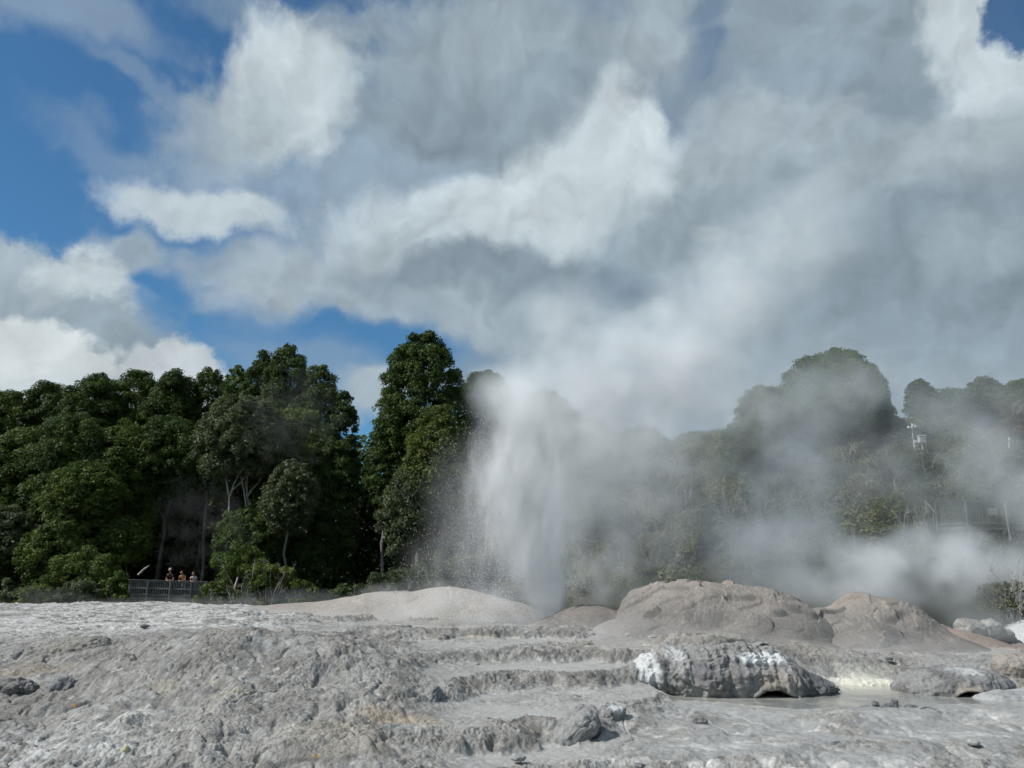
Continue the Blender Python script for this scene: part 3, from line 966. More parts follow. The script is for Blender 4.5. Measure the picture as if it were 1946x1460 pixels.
rock('slab_rock', 'leaning grey slab of broken sinter with ragged underside painted dark as shade', 1085, 1386, 20.2, (.75, .42, .26), 371, rot=(20, -38, 12), nu=220, nv=110, boxy=.5, amp=.20, fine=.10,
     cols=((.175, .170, .16), (.27, .265, .252)), sink=.10, stain=((.1, -.25, .8, .14, (.05, .05, .052), .95), ), drip=.05)  # the near-black entry paints the shade on the slab's underside
rock('slab_rock', 'grey crumbling rock stub behind the leaning slab', 1160, 1352, 21.6, (.36, .3, .22), 372, rot=(0, -14, 30), nu=120, nv=60, boxy=.6, amp=.4, fine=.2, cols=((.155, .153, .15), (.27, .267, .26)), sink=.10, white=((.1, .15, .2, .1, .6), ))
rock('rock_knob', 'upright grey sinter stump on the rough slope above the riser', 818, 1322, 22.2, (.26, .35, .46), 381, rot=(-25, 10, 0), nu=120, nv=80, boxy=.8, amp=.40, fine=.2, sink=.25, cols=((.15, .148, .145), (.27, .267, .26)))
rock('rock_knob', 'small dark knob perched on the brow of the grey slope', 766, 1272, 24.4, (.18, .2, .24), 382, rot=(0, -20, 0), nu=90, nv=50, amp=.35, fine=.16, cols=((.10, .10, .105), (.20, .20, .20)), sink=.08)
rock('rock_knob', 'dark grey crumbling oval of rock in the pale left slope', 118, 1306, 22.6, (.38, .5, .50), 383, rot=(-50, 8, 0), nu=150, nv=80, amp=.42, fine=.22, sink=.30, cols=((.10, .102, .104), (.21, .211, .212)))
rock('rock_knob', 'grey knob streaked with yellow sulphur on the slope', 410, 1303, 21.9, (.13, .15, .24), 384, nu=90, nv=60, amp=.3, fine=.10, cols=((.28, .275, .26), (.44, .43, .40)), stain=((-.06, -.04, .07, .2, (.56, .50, .18), .95), ))
rock('rock_knob', 'lumpy grey knob with a deep yellow sulphur foot', 452, 1306, 21.8, (.30, .2, .20), 385, rot=(0, -38, 0), nu=110, nv=60, amp=.3, fine=.12, cols=((.25, .245, .235), (.46, .455, .44)), stain=((-.24, -.02, .11, .13, (.54, .42, .10), .95), (.05, .12, .2, .1, (.48, .45, .32), .7)))
rock('rock_knob', 'dark rounded stone with a yellow mineral trickle low on the slope', 246, 1424, 17.9, (.17, .16, .15), 386, nu=90, nv=50, amp=.22, fine=.10, cols=((.14, .145, .15), (.27, .27, .265)))
rock('sulphur_trickle', 'pale yellow sulphur trickle beside the dark rounded stone', 231, 1442, 17.5, (.07, .08, .26), 387, rot=(-12, 16, 0), nu=60, nv=40, amp=.3, fine=.10, cols=((.46, .42, .22), (.62, .57, .34)), cat='sulphur')
rock('overhang_rock', 'dark undercut ledge with a yellow edge in the pale left slope', 28, 1307, 22.4, (.55, .30, .13), 388, nu=160, nv=70, boxy=.6, amp=.3, fine=.16, cols=((.06, .06, .06), (.20, .19, .175)), stain=((-.5, -.05, .15, .3, (.52, .44, .15), .9), ), drip=.06)
rock('stone', 'long dark flat stone lying in the shallow water', 1598, 1414, 19.6, (.20, .10, .045), 389, nu=60, nv=30, amp=.2, fine=.08, cols=((.06, .062, .065), (.14, .14, .145)), wet=.6)
rnd = random.Random(5)
for i, (px, py, rx, lab) in enumerate(((1700, 1336, .11, 'black stone standing tallest on the pool rim'), (1652, 1352, .26, 'dark ragged slab at the near end of the pool rim slabs'), (1690, 1347, .22, 'dark slab below the tallest black stone'),
                                       (1733, 1346, .20, 'small dark slab in the middle of the pool rim'), (1762, 1353, .30, 'long dark slab at the far end of the pool rim slabs'), (1820, 1353, .07, 'tiny black pebble beyond the pool rim slabs'),
                                       (1725, 1360, .16, 'pale grey lump under the pool rim slabs'), (1664, 1338, .10, 'small black stone above the ragged slab'))):
    dark = 'pale' not in lab
    rock('rim_stone', lab, px, py, 23.9 - (py - 1340) * .045, (rx, rx * .8, rx * rnd.uniform(.22, .4) if rx > .12 else rx * .7), 400 + i, rot=(0, rnd.uniform(-8, 8), rnd.uniform(0, 90)), nu=70, nv=36, boxy=.6, amp=.35, fine=.14,
         cols=((.045, .047, .05), (.15, .15, .155)) if dark else ((.3, .3, .28), (.45, .45, .42)), wet=.4, group='stones along the pool rim', cat='stone')
# scattered loose stones that sit on the crust
spots = [(437, 1162, 41.5, .16), (300, 1160, 41.8, .10), (275, 1190, 31.5, .16), (340, 1205, 28.2, .18), (405, 1199, 29.5, .08), (1240, 1211, 31.8, .16), (1385, 1205, 33.2, .12), (1196, 1207, 32.4, .18), (1425, 1232, 30.4, .2), (1330, 1372, 21.4, .18),
         (905, 1262, 27.0, .10), (1550, 1248, 29.9, .16), (1690, 1252, 29.8, .12), (640, 1442, 17.6, .14), (1215, 1455, 17.9, .12), (985, 1440, 18.0, .16), (1780, 1248, 30.4, .10), (1850, 1411, 19.8, .14)]
looks = ['dark pebble by itself on the far white rim', 'dark speck of stone on the skyline of the terrace', 'flat charcoal stone in the white crust', 'dark stone above the brow of the grey slope', 'small black pebble beside the dark brow stone', 'round grey cobble in front of the brown mound', 'small grey cobble before the largest mound', 'pale cobble on the wet shelf before the brown mound',
         'flat dark stone behind the cave rock', 'dark crumb of rock in the speckled foreground', 'brown pebble at the foot of the middle riser', 'dark cobble on the edge of the pool wall', 'dark chip on top of the pool wall', 'grey cobble beside the orange stain', 'dark cobble at the near edge below the leaning slab', 'crusted cobble on the near grey riser', 'dark pebble on the pool wall before the humped mound', 'grey cobble in the near wet channel']
for i, ((px, py, Y, r), lab) in enumerate(zip(spots, looks)):
    c = at(px, py, Y)
    rock('loose_stone', lab, px, py, Y, (r, r * .8, r * .32), 450 + i, rot=(0, 0, rnd.uniform(0, 180)), nu=44, nv=24, boxy=.7, amp=.3, fine=.12,
         cols=((.07, .07, .075), (.2, .2, .2)) if ('dark' in lab or 'black' in lab or 'charcoal' in lab) else ((.24, .235, .22), (.38, .375, .36)), group='loose stones on the terrace', cat='stone')
    o = bpy.data.objects[-1] if False else None
# pale broken rocks at the foot of the right hand bush
for i, (px, py, rx, lab) in enumerate(((1843, 1198, .55, 'pointed pale rock at the foot of the twiggy bush'), (1880, 1200, .60, 'tan weathered rock between pale rocks under the twiggy bush'), (1905, 1207, .4, 'small pale rock at the end of the row under the bush'))):
    rock('pale_rock', lab, px, py, 37.5, (rx, .5, .42 if i != 2 else .25), 480 + i, nu=90, nv=50, boxy=.6, amp=.35, fine=.15, cols=((.17, .155, .135), (.28, .268, .245)), group='pale rocks under the bush', cat='rock')

# ------------------------------------------------------------------ the hot pool
pz = POOL[2]
vs = []
for k in range(40):
    a = k / 40 * 2 * math.pi
    vs.append((POOL[0] + 6.75 * math.copysign(abs(math.cos(a)) ** .6, math.cos(a)), POOL[1] + 2.75 * math.sin(a), pz))
me = bpy.data.meshes.new('pool_water')
me.from_pydata(vs, [], [list(range(len(vs)))])
m, n, o = new_mat('milky_water')
P = n.node('ShaderNodeTexCoord').outputs['Object']
c = n.mix(n.ramp(n.noise(P, 0.7, 4, 0.6), 0.4, 0.62), (.24, .245, .232), (.40, .39, .33))
pbsdf(n, o, c, 0.12, 0.5, bump(n, n.noise(P, 5.0, 3, 0.6), 0.25, 0.03))
tag(link('water', me, m), 'milky grey water of the shallow hot pool', 'water', kind='structure')
print('mounds', round(time.time() - T0, 1))
# ------------------------------------------------------------------ vegetation
def tubes(paths, sides=6):
    """paths: list of (points (n,3), radii (n,)) -> verts, quads of tapered tubes"""
    V, Fc = [], []
    base = 0
    ang = np.linspace(0, 2 * math.pi, sides, endpoint=False)
    for P, r in paths:
        P = np.asarray(P, float); r = np.asarray(r, float)
        n = len(P)
        T = np.gradient(P, axis=0); T /= np.linalg.norm(T, axis=1, keepdims=True) + 1e-9
        ref = np.array([0, 0, 1.0]) if abs(T[0, 2]) < .8 else np.array([1.0, 0, 0])
        A = np.cross(T, ref); A /= np.linalg.norm(A, axis=1, keepdims=True) + 1e-9
        B = np.cross(T, A)
        ring = P[:, None, :] + r[:, None, None] * (np.cos(ang)[None, :, None] * A[:, None, :] + np.sin(ang)[None, :, None] * B[:, None, :])
        V.append(ring.reshape(-1, 3))
        i = np.arange(n - 1)[:, None] * sides; j = np.arange(sides)[None, :]; j2 = (j + 1) % sides
        Fc.append((base + np.stack([i + j, i + j2, i + sides + j2, i + sides + j], -1)).reshape(-1, 4))
        base += n * sides
    return np.concatenate(V), np.concatenate(Fc)


def crooked(a, b, n, wob, rng, sag=0.0):
    a = np.asarray(a, float); b = np.asarray(b, float)
    t = np.linspace(0, 1, n)[:, None]
    P = a * (1 - t) + b * t
    L = np.linalg.norm(b - a)
    off = np.cumsum(rng.normal(0, wob * L / n, (n, 3)), 0)
    off -= t * off[-1]
    P = P + off * 1.5
    P[:, 2] += sag * L * (np.sin(t[:, 0] * math.pi))
    return P


def leaf_cloud(cen, rad, leaf, rng, cover=1.0, flat=0.95, tone=None, aspect=0.62, thin=None):
    """leaves over many small lobes. cen (n,3), rad (n,) -> verts, quads, tone per leaf"""
    area = leaf * leaf * aspect * 0.5
    cnt = np.maximum(8, (2.0 * cover * 2 * math.pi * rad ** 2 * 0.8 / area * 0.5)).astype(int)
    if thin is not None:   # the far side of a crown carries fewer leaves
        cnt = np.maximum(5, cnt * np.where(cen[:, 1] > thin, .35, 1.0)).astype(int)
    idx = np.repeat(np.arange(len(cen)), cnt)
    n = len(idx)
    d = rng.normal(0, 1, (n, 3)); d /= np.linalg.norm(d, axis=1, keepdims=True)
    d[:, 2] = np.where(d[:, 2] < -0.55, -d[:, 2], d[:, 2])
    r = rad[idx] * (1 - 0.55 * rng.random(n) ** 2.2 + 0.14 * rng.random(n))
    p = cen[idx] + d * r[:, None] * np.array([1, 1, flat])
    nrm = d * 0.9 + rng.normal(0, 0.45, (n, 3)) + np.array([0, 0, 0.25])
    nrm /= np.linalg.norm(nrm, axis=1, keepdims=True)
    a = rng.normal(0, 1, (n, 3)); a -= (a * nrm).sum(1, keepdims=True) * nrm
    a /= np.linalg.norm(a, axis=1, keepdims=True)
    b = np.cross(nrm, a)
    L = leaf * (0.6 + 0.8 * rng.random(n))[:, None]
    w = L * aspect
    v = np.stack([p - a * L * .5, p + b * w * .5 - nrm * L * .06, p + a * L * .5, p - b * w * .5 - nrm * L * .06], 1).reshape(-1, 3)
    f = np.arange(4 * n).reshape(-1, 4)
    tl = rng.random(len(cen)) if tone is None else tone
    t = np.clip(0.62 * tl[idx] + 0.38 * rng.random(n), 0, 1)
    return v, f, np.repeat(t, 4)


def leaf_mat(name, a, b, c, spec=0.22, rough=0.55, trans=0.28):
    m, n, o = new_mat(name)
    t = attr(n, 'tone', 'Fac')
    cr = n.node('ShaderNodeValToRGB')
    cr.color_ramp.elements[0].position = 0.15; cr.color_ramp.elements[0].color = (*a, 1)
    cr.color_ramp.elements[1].position = 0.9; cr.color_ramp.elements[1].color = (*c, 1)
    e = cr.color_ramp.elements.new(0.55); e.color = (*b, 1)
    n.put(cr.inputs[0], t)
    p = n.node('ShaderNodeBsdfPrincipled')
    n.put(p.inputs['Base Color'], cr.outputs[0])
    p.inputs['Roughness'].default_value = rough
    p.inputs['Specular IOR Level'].default_value = spec
    tr = n.node('ShaderNodeBsdfTranslucent')
    n.put(tr.inputs['Color'], n.mix(1.0, cr.outputs[0], (1.0, 1.0, .6), 'MULTIPLY'))
    mx = n.node('ShaderNodeMixShader'); mx.inputs[0].default_value = trans
    n.t.links.new(p.outputs[0], mx.inputs[1]); n.t.links.new(tr.outputs[0], mx.inputs[2])
    n.t.links.new(mx.outputs[0], o.inputs['Surface'])
    return m


def bark_mat(name, a, b):
    m, n, o = new_mat(name)
    P = n.node('ShaderNodeTexCoord').outputs['Object']
    c = n.mix(n.ramp(n.noise(n.vmath('MULTIPLY', P, (1, 1, .25)), 6, 5, 0.65), 0.35, 0.65), a, b)
    pbsdf(n, o, c, 0.9, 0.15, bump(n, n.noise(n.vmath('MULTIPLY', P, (1, 1, .2)), 12, 4, .6), .6, .03))
    return m


LEAF = {
    'dark': leaf_mat('leaf_dark_green', (0.029, 0.054, 0.013), (0.057, 0.098, 0.020), (0.104, 0.144, 0.031)),
    'mid': leaf_mat('leaf_mid_green', (0.036, 0.067, 0.013), (0.078, 0.124, 0.022), (0.143, 0.177, 0.037)),
    'olive': leaf_mat('leaf_olive_grey', (.046, .066, .027), (.088, .112, .046), (.150, .168, .085), .3),
    'brown': leaf_mat('leaf_brown_green', (0.044, 0.051, 0.015), (0.091, 0.093, 0.026), (0.163, 0.140, 0.053)),
    'light': leaf_mat('leaf_moss_green', (0.049, 0.078, 0.015), (0.107, 0.144, 0.026), (0.182, 0.207, 0.050)),
    'scrub': leaf_mat('leaf_scrub_grey', (0.075, 0.088, 0.040), (0.143, 0.152, 0.073), (0.234, 0.232, 0.127)),
    'dead': leaf_mat('leaf_dead_brown', (0.091, 0.063, 0.040), (0.169, 0.116, 0.072), (0.260, 0.183, 0.121)),
}
BARK = bark_mat('bark_grey', (.10, .09, .075), (.24, .22, .19))
BARKD = bark_mat('bark_dark', (.035, .03, .024), (.10, .085, .065))
TWIG = bark_mat('twig_bleached', (.32, .30, .26), (.52, .50, .45))
NLEAF = [0]


def crown_lobes(rng, n, rx, ry, z0, z1, bulge=0.6, sub=6, lump=0.30):
    """lobes over a domed crown: centres relative to the trunk foot, and radii; then cauliflower sub-lobes on each"""
    H = z1 - z0
    cs, rs = [], []
    tries = 0
    size = lump * (rx + ry) * .5
    while len(cs) < n and tries < n * 30:
        tries += 1
        t = rng.random() ** 0.72
        # width of the crown at this height: widest at `bulge` from the bottom... a dome above
        wdt = math.sqrt(max(0.0, 1 - ((t - (1 - bulge)) / bulge) ** 2)) if t > 1 - bulge else (0.62 + 0.38 * t / max(1 - bulge, 1e-3))
        a = rng.random() * 2 * math.pi
        q = (0.80 + 0.20 * rng.random()) if rng.random() < .75 else (.35 + .5 * rng.random())
        sc = size * (0.65 + 0.6 * rng.random())
        c = np.array([math.cos(a) * wdt * (rx - sc * .7) * q, math.sin(a) * wdt * (ry - sc * .7) * q, z0 + t * (H - sc * .8)])
        if all(np.linalg.norm((c - o) * np.array([1, 1, 1.1])) > 0.50 * (sc + s_) for o, s_ in zip(cs, rs)):
            cs.append(c); rs.append(sc)
        elif tries > n * 12 and rng.random() < .15:
            cs.append(c); rs.append(sc * .8)
    cs = np.array(cs); rs = np.array(rs)
    k = sub
    d = rng.normal(0, 1, (len(cs), k, 3)); d /= np.linalg.norm(d, axis=2, keepdims=True)
    d[..., 2] = np.where(d[..., 2] < -.5, -d[..., 2], d[..., 2])
    sc = rs[:, None] * (0.34 + 0.30 * rng.random((len(cs), k)))
    c2 = cs[:, None, :] + d * (rs[:, None] * (0.58 + .22 * rng.random((len(cs), k))))[..., None] * np.array([1, 1, .9])
    tone = np.clip(rng.random(len(cs))[:, None] * .75 + .35 * rng.random((len(cs), k)) - .05, 0, 1)
    return cs, rs, c2.reshape(-1, 3), sc.ravel(), tone.ravel()


def tree(label, px, top, hw, Y, low, leaf='dark', name='tree', cat='tree', seed=0, n=26, lump=0.30, sub=10, lsize=0.155, cover=.86, foot=None, bark=None, group=None, bulge=0.6, limbs=9, base_z_=None, ry=None, trunk_r=None, stems=1):
    """a tree: crown between photo rows `top` and `low`, half width `hw` px, at distance Y; trunk down to the bank"""
    rng = np.random.default_rng(1000 + seed)
    pt = at(px, top, Y); pl = at(px, low, Y)
    gz = bz(pt.x, Y) - .1 if base_z_ is None else base_z_
    root = empty(name, (pt.x, Y, gz), label=label, cat=cat, group=group)
    z1 = pt.z - gz; z0 = max(pl.z - gz, 0.2)
    rx = hw * Y / F
    n = int(np.clip(2.0 * math.pi * rx * (z1 - z0) / (math.pi * (rx * lump) ** 2 * .42), n, 150))
    cs, rs, c2, r2, tone = crown_lobes(rng, n, rx, ry or rx * .9, z0, z1, bulge, sub, lump)
    v, f, t = leaf_cloud(c2, r2, lsize, rng, cover, tone=tone, thin=.25 * rx)
    me = mesh_from('crown', v, f, 4, False)
    add_attr(me, 'tone', t)
    NLEAF[0] += len(f)
    link('crown', me, LEAF[leaf], root)
    tr = trunk_r or 0.009 * z1 + .04
    paths = []
    tops = []
    for s in range(stems):
        off = rng.normal(0, .35 * (stems > 1), 2)
        lean = rng.normal(0, .10 + .25 * (stems > 1), 2) * rx
        P = crooked((off[0], off[1], -.3), (lean[0], lean[1], z0 + .62 * (z1 - z0)), 9, .10, rng)
        paths.append((P, np.linspace(tr, tr * .35, 9) / (stems ** .4)))
        tops.append(P)
    order = rng.permutation(len(cs))[:limbs]
    for i in order:
        P0 = tops[rng.integers(len(tops))]
        k = int(np.clip(np.searchsorted(P0[:, 2], cs[i][2] * .72), 2, 7))
        L = crooked(P0[k], cs[i] * np.array([.95, .95, 1]), 6, .12, rng, .05)
        paths.append((L, np.linspace(tr * .38, tr * .10, 6)))
    v, f = tubes(paths, 6)
    me = mesh_from('trunk', v, f, 4)
    link('trunk', me, bark or BARK, root)
    return root


def bush(label, px, top, hw, Y, low, leaf='mid', seed=0, n=14, twigs=0, name='bush', group=None, lsize=.13, cover=1.0, lump=.34, cat='bush', twig_len=1.0, spread=1.0):
    rng = np.random.default_rng(3000 + seed)
    pt = at(px, top, Y); pl = at(px, low, Y)
    root = empty(name, (pt.x, Y, pl.z), label=label, cat=cat, group=group)
    H = pt.z - pl.z; rx = hw * Y / F
    cs, rs, c2, r2, tone = crown_lobes(rng, n, rx, rx * .8, 0.05 * H, H, .75, 6, lump)
    v, f, t = leaf_cloud(c2, r2, lsize, rng, cover, tone=tone)
    me = mesh_from('foliage', v, f, 4, False)
    add_attr(me, 'tone', t)
    NLEAF[0] += len(f)
    link('foliage', me, LEAF[leaf], root)
    paths = []
    for i in range(5):
        P = crooked((rng.normal(0, .15), rng.normal(0, .15), -.3), cs[rng.integers(len(cs))], 6, .15, rng)
        paths.append((P, np.linspace(.05, .015, 6)))
    v, f = tubes(paths, 5)
    link('stem', mesh_from('stem', v, f, 4), BARK, root)
    if twigs:
        paths = []
        for i in range(twigs):
            c = cs[rng.integers(len(cs))] + rng.normal(0, .3, 3) * np.array([rx * .3, rx * .15, .3])
            c[1] -= rx * .40
            c[2] = max(c[2], .25)
            base = np.array([0, -rx * .2, 0.0])
            paths.append((crooked(base, c, 5, .10, rng), np.linspace(.016, .012, 5)))
            dr = np.array([rng.normal(0, .50 * spread), rng.normal(-.15, .3), 1.0 * abs(rng.normal(.9, .3))])
            L = twig_len * (.4 + .8 * rng.random())
            e = c + dr / np.linalg.norm(dr) * L
            P = crooked(c, e, 7, .16, rng)
            paths.append((P, np.linspace(.013, .004, 7)))
            for q in range(6):
                k = rng.integers(1, 6)
                e2 = P[k] + (dr / np.linalg.norm(dr) + rng.normal(0, .55, 3)) * L * (.2 + .3 * rng.random())
                paths.append((crooked(P[k], e2, 4, .15, rng), np.linspace(.008, .003, 4)))
        v, f = tubes(paths, 4)
        link('twigs', mesh_from('twigs', v, f, 4), TWIG, root)
    return root


def bare_tree(label, px, top, hw, Y, low, seed, mat, name='dead_tree', leaf=None):
    rng = np.random.default_rng(5000 + seed)
    pt = at(px, top, Y); pl = at(px, low, Y)
    root = empty(name, (pt.x, Y, pl.z), label=label, cat='tree')
    H = pt.z - pl.z; rx = hw * Y / F
    tr, br = [], []
    P = crooked((0, 0, -.4), (0, 0, H * .35), 5, .08, rng)
    tr.append((P, np.linspace(.10, .08, 5)))
    ends = []

    def grow(a, d, L, r, dep):
        e = a + d * L
        Q = crooked(a, e, 5, .12, rng)
        br.append((Q, np.linspace(r, r * .55, 5)))
        if dep == 0:
            ends.append(e); return
        for i in range(3 if dep > 1 else 4):
            dd = d + rng.normal(0, .45, 3); dd[2] += .15; dd /= np.linalg.norm(dd)
            grow(Q[rng.integers(2, 5)], dd, L * .66, r * .55, dep - 1)
    for i in range(6):
        a = i / 6 * 2 * math.pi + rng.random()
        d = np.array([math.cos(a) * rx / H * 1.5, math.sin(a) * rx / H, .9]); d /= np.linalg.norm(d)
        grow(P[-1 - (i % 2)], d, H * .34, .055, 3)
    v, f = tubes(tr, 6); link('trunk', mesh_from('trunk', v, f, 4), mat, root)
    v, f = tubes(br, 4); link('branches', mesh_from('branches', v, f, 4), mat, root)
    if leaf:
        E = np.array(ends)
        v, f, t = leaf_cloud(E, np.full(len(E), .28), .16, rng, .5)
        me = mesh_from('crown', v, f, 4, False); add_attr(me, 'tone', t); link('crown', me, LEAF[leaf], root); NLEAF[0] += len(f)
    return root


FW = 'forest trees behind the left side of the terrace'
forest = [
    # back row, the skyline
    (15, 742, 85, 70, 1010, 'mid', 'skyline forest tree cut by the left edge of the view'),
    (95, 727, 72, 71, 1010, 'dark', 'skyline forest tree with small tufted top, next to the one cut off'),
    (185, 710, 85, 69, 1010, 'dark', 'broad skyline forest tree left of the flat topped one'),
    (265, 704, 70, 71, 1010, 'mid', 'flat topped skyline forest tree'),
    (335, 704, 68, 70, 1010, 'dark', 'rounded skyline forest tree under the small white cloud'),
    (400, 697, 48, 71, 1010, 'dark', 'narrow tufted skyline forest tree in the middle of the forest'),
    (455, 694, 46, 69, 1010, 'mid', 'narrow skyline forest tree just before the highest crowns'),
    (505, 668, 52, 68, 1010, 'dark', 'second highest crown of the left forest'),
    (550, 656, 62, 67, 1010, 'dark', 'highest crown of the left forest'),
    (612, 692, 52, 66, 1010, 'dark', 'dark crown stepping down beyond the highest forest crown'),
    (655, 742, 40, 65, 1060, 'dark', 'last shadowed forest tree at the edge of the gap'),
    # middle row
    (50, 815, 95, 63, 1060, 'mid', 'mid height forest tree with bushy side near the left edge'),
    (150, 790, 90, 62, 1060, 'dark', 'dark mid height forest tree below the broad skyline tree'),
    (245, 805, 80, 63, 1040, 'mid', 'bright lobed mid height forest tree'),
    (330, 790, 80, 64, 950, 'dark', 'dark mid height forest tree over the shaded hollow'),
    (405, 810, 75, 64, 930, 'dark', 'deep green mid height tree above the shaded hollow, nearer the grey tree'),
    (565, 770, 85, 63, 1000, 'mid', 'tall mid row tree under the highest crown'),
    (635, 830, 58, 62, 1120, 'dark', 'shaded tree at the dark gap before the tall lone tree'),
    (600, 930, 75, 61, 1130, 'dark', 'shadowed lower tree behind the pale leaved one'),
]
for i, (px, top, hw, Y, low, leaf, lab) in enumerate(forest):
    tree(lab, px, top, hw, Y, low, leaf, 'forest_tree', seed=i, n=24 if Y > 65 else 30, group=FW, lump=.31, bark=BARK)
tree('olive grey tree with bare pale forked stems above the shaded hollow', 470, 752, 98, 59.5, 910, 'olive', 'forest_tree', seed=40, n=34, lump=.24, bark=TWIG, stems=3, trunk_r=.16, limbs=16, group=FW, bulge=.7)
tree('pale grey green leaved small tree before the dark gap', 555, 875, 56, 57, 1015, 'olive', 'forest_tree', seed=41, n=24, lump=.27, bark=BARK, group=FW)
tree('small rounded tree with thin stems in the left forest front', 165, 880, 80, 58.5, 1010, 'mid', 'forest_tree', seed=42, n=26, lump=.25, bark=BARK, stems=3, group=FW)
tree('low tree with drooping green sprays left of the hollow', 240, 985, 56, 58.5, 1075, 'mid', 'forest_tree', seed=43, n=22, lump=.26, bark=BARK, stems=2, group=FW)
tree('leafy front tree above the yellow green bush', 120, 985, 70, 56.5, 1120, 'mid', 'forest_tree', seed=44, n=26, lump=.26, bark=BARK, group=FW)
tree('dark front tree at the left edge of the view', 15, 960, 75, 57.5, 1130, 'olive', 'forest_tree', seed=45, n=26, lump=.26, bark=BARK, group=FW)
tree('low shaded tree behind the viewing deck bush', 480, 960, 70, 58, 1090, 'dark', 'forest_tree', seed=46, n=22, lump=.28, bark=BARK, group=FW)
# tall tree and its companions by the geyser
TW = 'trees behind the geyser'
tree('tall dark lone tree rising by the geyser, tallest in view', 805, 630, 92, 60, 880, 'dark', 'tall_tree', seed=60, n=58, lump=.22, bark=BARK, group=TW, sub=10, bulge=.75, limbs=20)
tree('dark leaning companion crown on the gap side of the tall lone tree', 745, 770, 50, 59, 960, 'dark', 'tall_tree', seed=61, n=30, lump=.27, bark=BARK, group=TW, bulge=.75)
tree('moss green tree in front of the tall lone tree', 835, 770, 80, 57, 1000, 'light', 'moss_tree', seed=62, n=36, lump=.24, bark=BARK, group=TW, bulge=.75)
tree('grey green lower tree beside the spray', 785, 890, 66, 56, 1050, 'olive', 'moss_tree', seed=63, n=28, lump=.25, bark=BARK, group=TW)
tree('hazy tree crown just emerging beside the steam', 925, 704, 70, 64, 930, 'dark', 'tree', seed=64, n=30, lump=.27, bark=BARK, group=TW)
tree('tree hidden in steam behind the top of the geyser', 1035, 745, 85, 66, 950, 'dark', 'tree', seed=65, n=26, lump=.28, bark=BARK, group=TW, lsize=.24)
tree('tree in dense steam beyond the geyser jet', 1120, 800, 80, 65, 960, 'dark', 'tree', seed=66, n=26, lump=.28, bark=BARK, group=TW, lsize=.24)
tree('dark tree showing through thinner steam above the brown mound', 1215, 812, 70, 62, 960, 'dark', 'tree', seed=67, n=26, lump=.28, bark=BARK, group=TW, lsize=.24)
tree('low dark tree in the veil between geyser and hill', 1130, 930, 80, 56, 1080, 'olive', 'tree', seed=68, n=26, lump=.28, bark=BARK, group=TW)
# hill trees
HT = 'trees on the steaming bank'
tree('great rounded tree crowning the steaming bank', 1575, 668, 118, 67, 850, 'mid', 'dome_tree', seed=80, n=60, lump=.21, bark=BARK, group=HT, sub=10, bulge=.85)
tree('lower shoulder tree tucked against the great rounded tree', 1450, 735, 62, 66, 870, 'mid', 'dome_tree', seed=81, n=30, lump=.27, bark=BARK, group=HT)
tree('dark tree column on the bank below the shoulder tree', 1405, 800, 45, 61, 960, 'dark', 'hill_tree', seed=82, n=24, lump=.30, bark=BARK, group=HT)
tree('dark tree behind the great rounded tree on the bank', 1660, 790, 60, 69, 860, 'dark', 'hill_tree', seed=83, n=22, lump=.30, bark=BARK, group=HT)
tree('thin tufted tree on the skyline of the bank', 1745, 722, 34, 77, 830, 'olive', 'hill_tree', seed=84, n=16, lump=.30, bark=BARK, group=HT, cover=.6)
tree('hazy skyline tree between thin tufted tree and the flat one', 1800, 742, 60, 76, 850, 'olive', 'hill_tree', seed=85, n=22, lump=.28, bark=BARK, group=HT)
tree('flat topped skyline tree on the bank', 1868, 720, 52, 76, 840, 'olive', 'hill_tree', seed=86, n=22, lump=.28, bark=BARK, group=HT)
tree('green skyline tree cut by the right edge of the view', 1935, 722, 52, 74, 850, 'mid', 'hill_tree', seed=87, n=22, lump=.28, bark=BARK, group=HT)
bare_tree('bare reddish brown tree on the grassy brow', 1913, 755, 34, 66, 822, 1, bark_mat('bark_red_brown', (.12, .085, .06), (.26, .20, .15)))
bush('rusty brown rounded bush below the bare tree', 1925, 795, 42, 65.5, 850, 'dead', 88, 16)
print('trees', NLEAF[0], round(time.time() - T0, 1))
# front bushes, left
BW = 'bushes along the back of the terrace'
for i, (px, top, hw, Y, low, leaf, tw, lab) in enumerate((
        (12, 1100, 42, 51, 1158, 'olive', 0, 'grey green bush cut by the left edge of the view'),
        (75, 1112, 48, 50.5, 1160, 'light', 0, 'yellow green low bush at the back of the terrace'),
        (105, 1090, 36, 52, 1155, 'light', 0, 'bright bush behind the yellow green low one'),
        (165, 1040, 72, 52, 1160, 'mid', 0, 'big rounded bush beside the viewing deck'),
        (225, 1085, 34, 50.5, 1160, 'mid', 0, 'bush covering the near end of the deck rail'),
        (150, 1105, 50, 50, 1162, 'olive', 0, 'grey leaved bush in front of the big rounded bush'),
        (405, 1105, 36, 50.3, 1162, 'light', 0, 'green bush covering the far end of the deck rail'),
        (465, 1035, 72, 52.5, 1162, 'mid', 8, 'tall leafy bush on the far side of the deck'),
        (520, 1068, 66, 51.5, 1164, 'light', 10, 'wide yellowish bush in front of the shaded forest'),
        (578, 1098, 34, 51, 1164, 'light', 0, 'last small bush before the dark gap'),
        (440, 1120, 50, 50, 1166, 'olive', 6, 'low grey bush at the edge of the terrace'),
        (745, 1085, 70, 52, 1165, 'olive', 8, 'low bush in the spray under the tall tree'),
        (850, 1040, 70, 54, 1150, 'olive', 6, 'grey bush veiled by the falling spray'),
        (660, 1105, 45, 53, 1165, 'dark', 0, 'shadowed bush in the dark gap'))):
    bush(lab, px, top, hw, Y, low, leaf, i, 16, tw, group=BW)
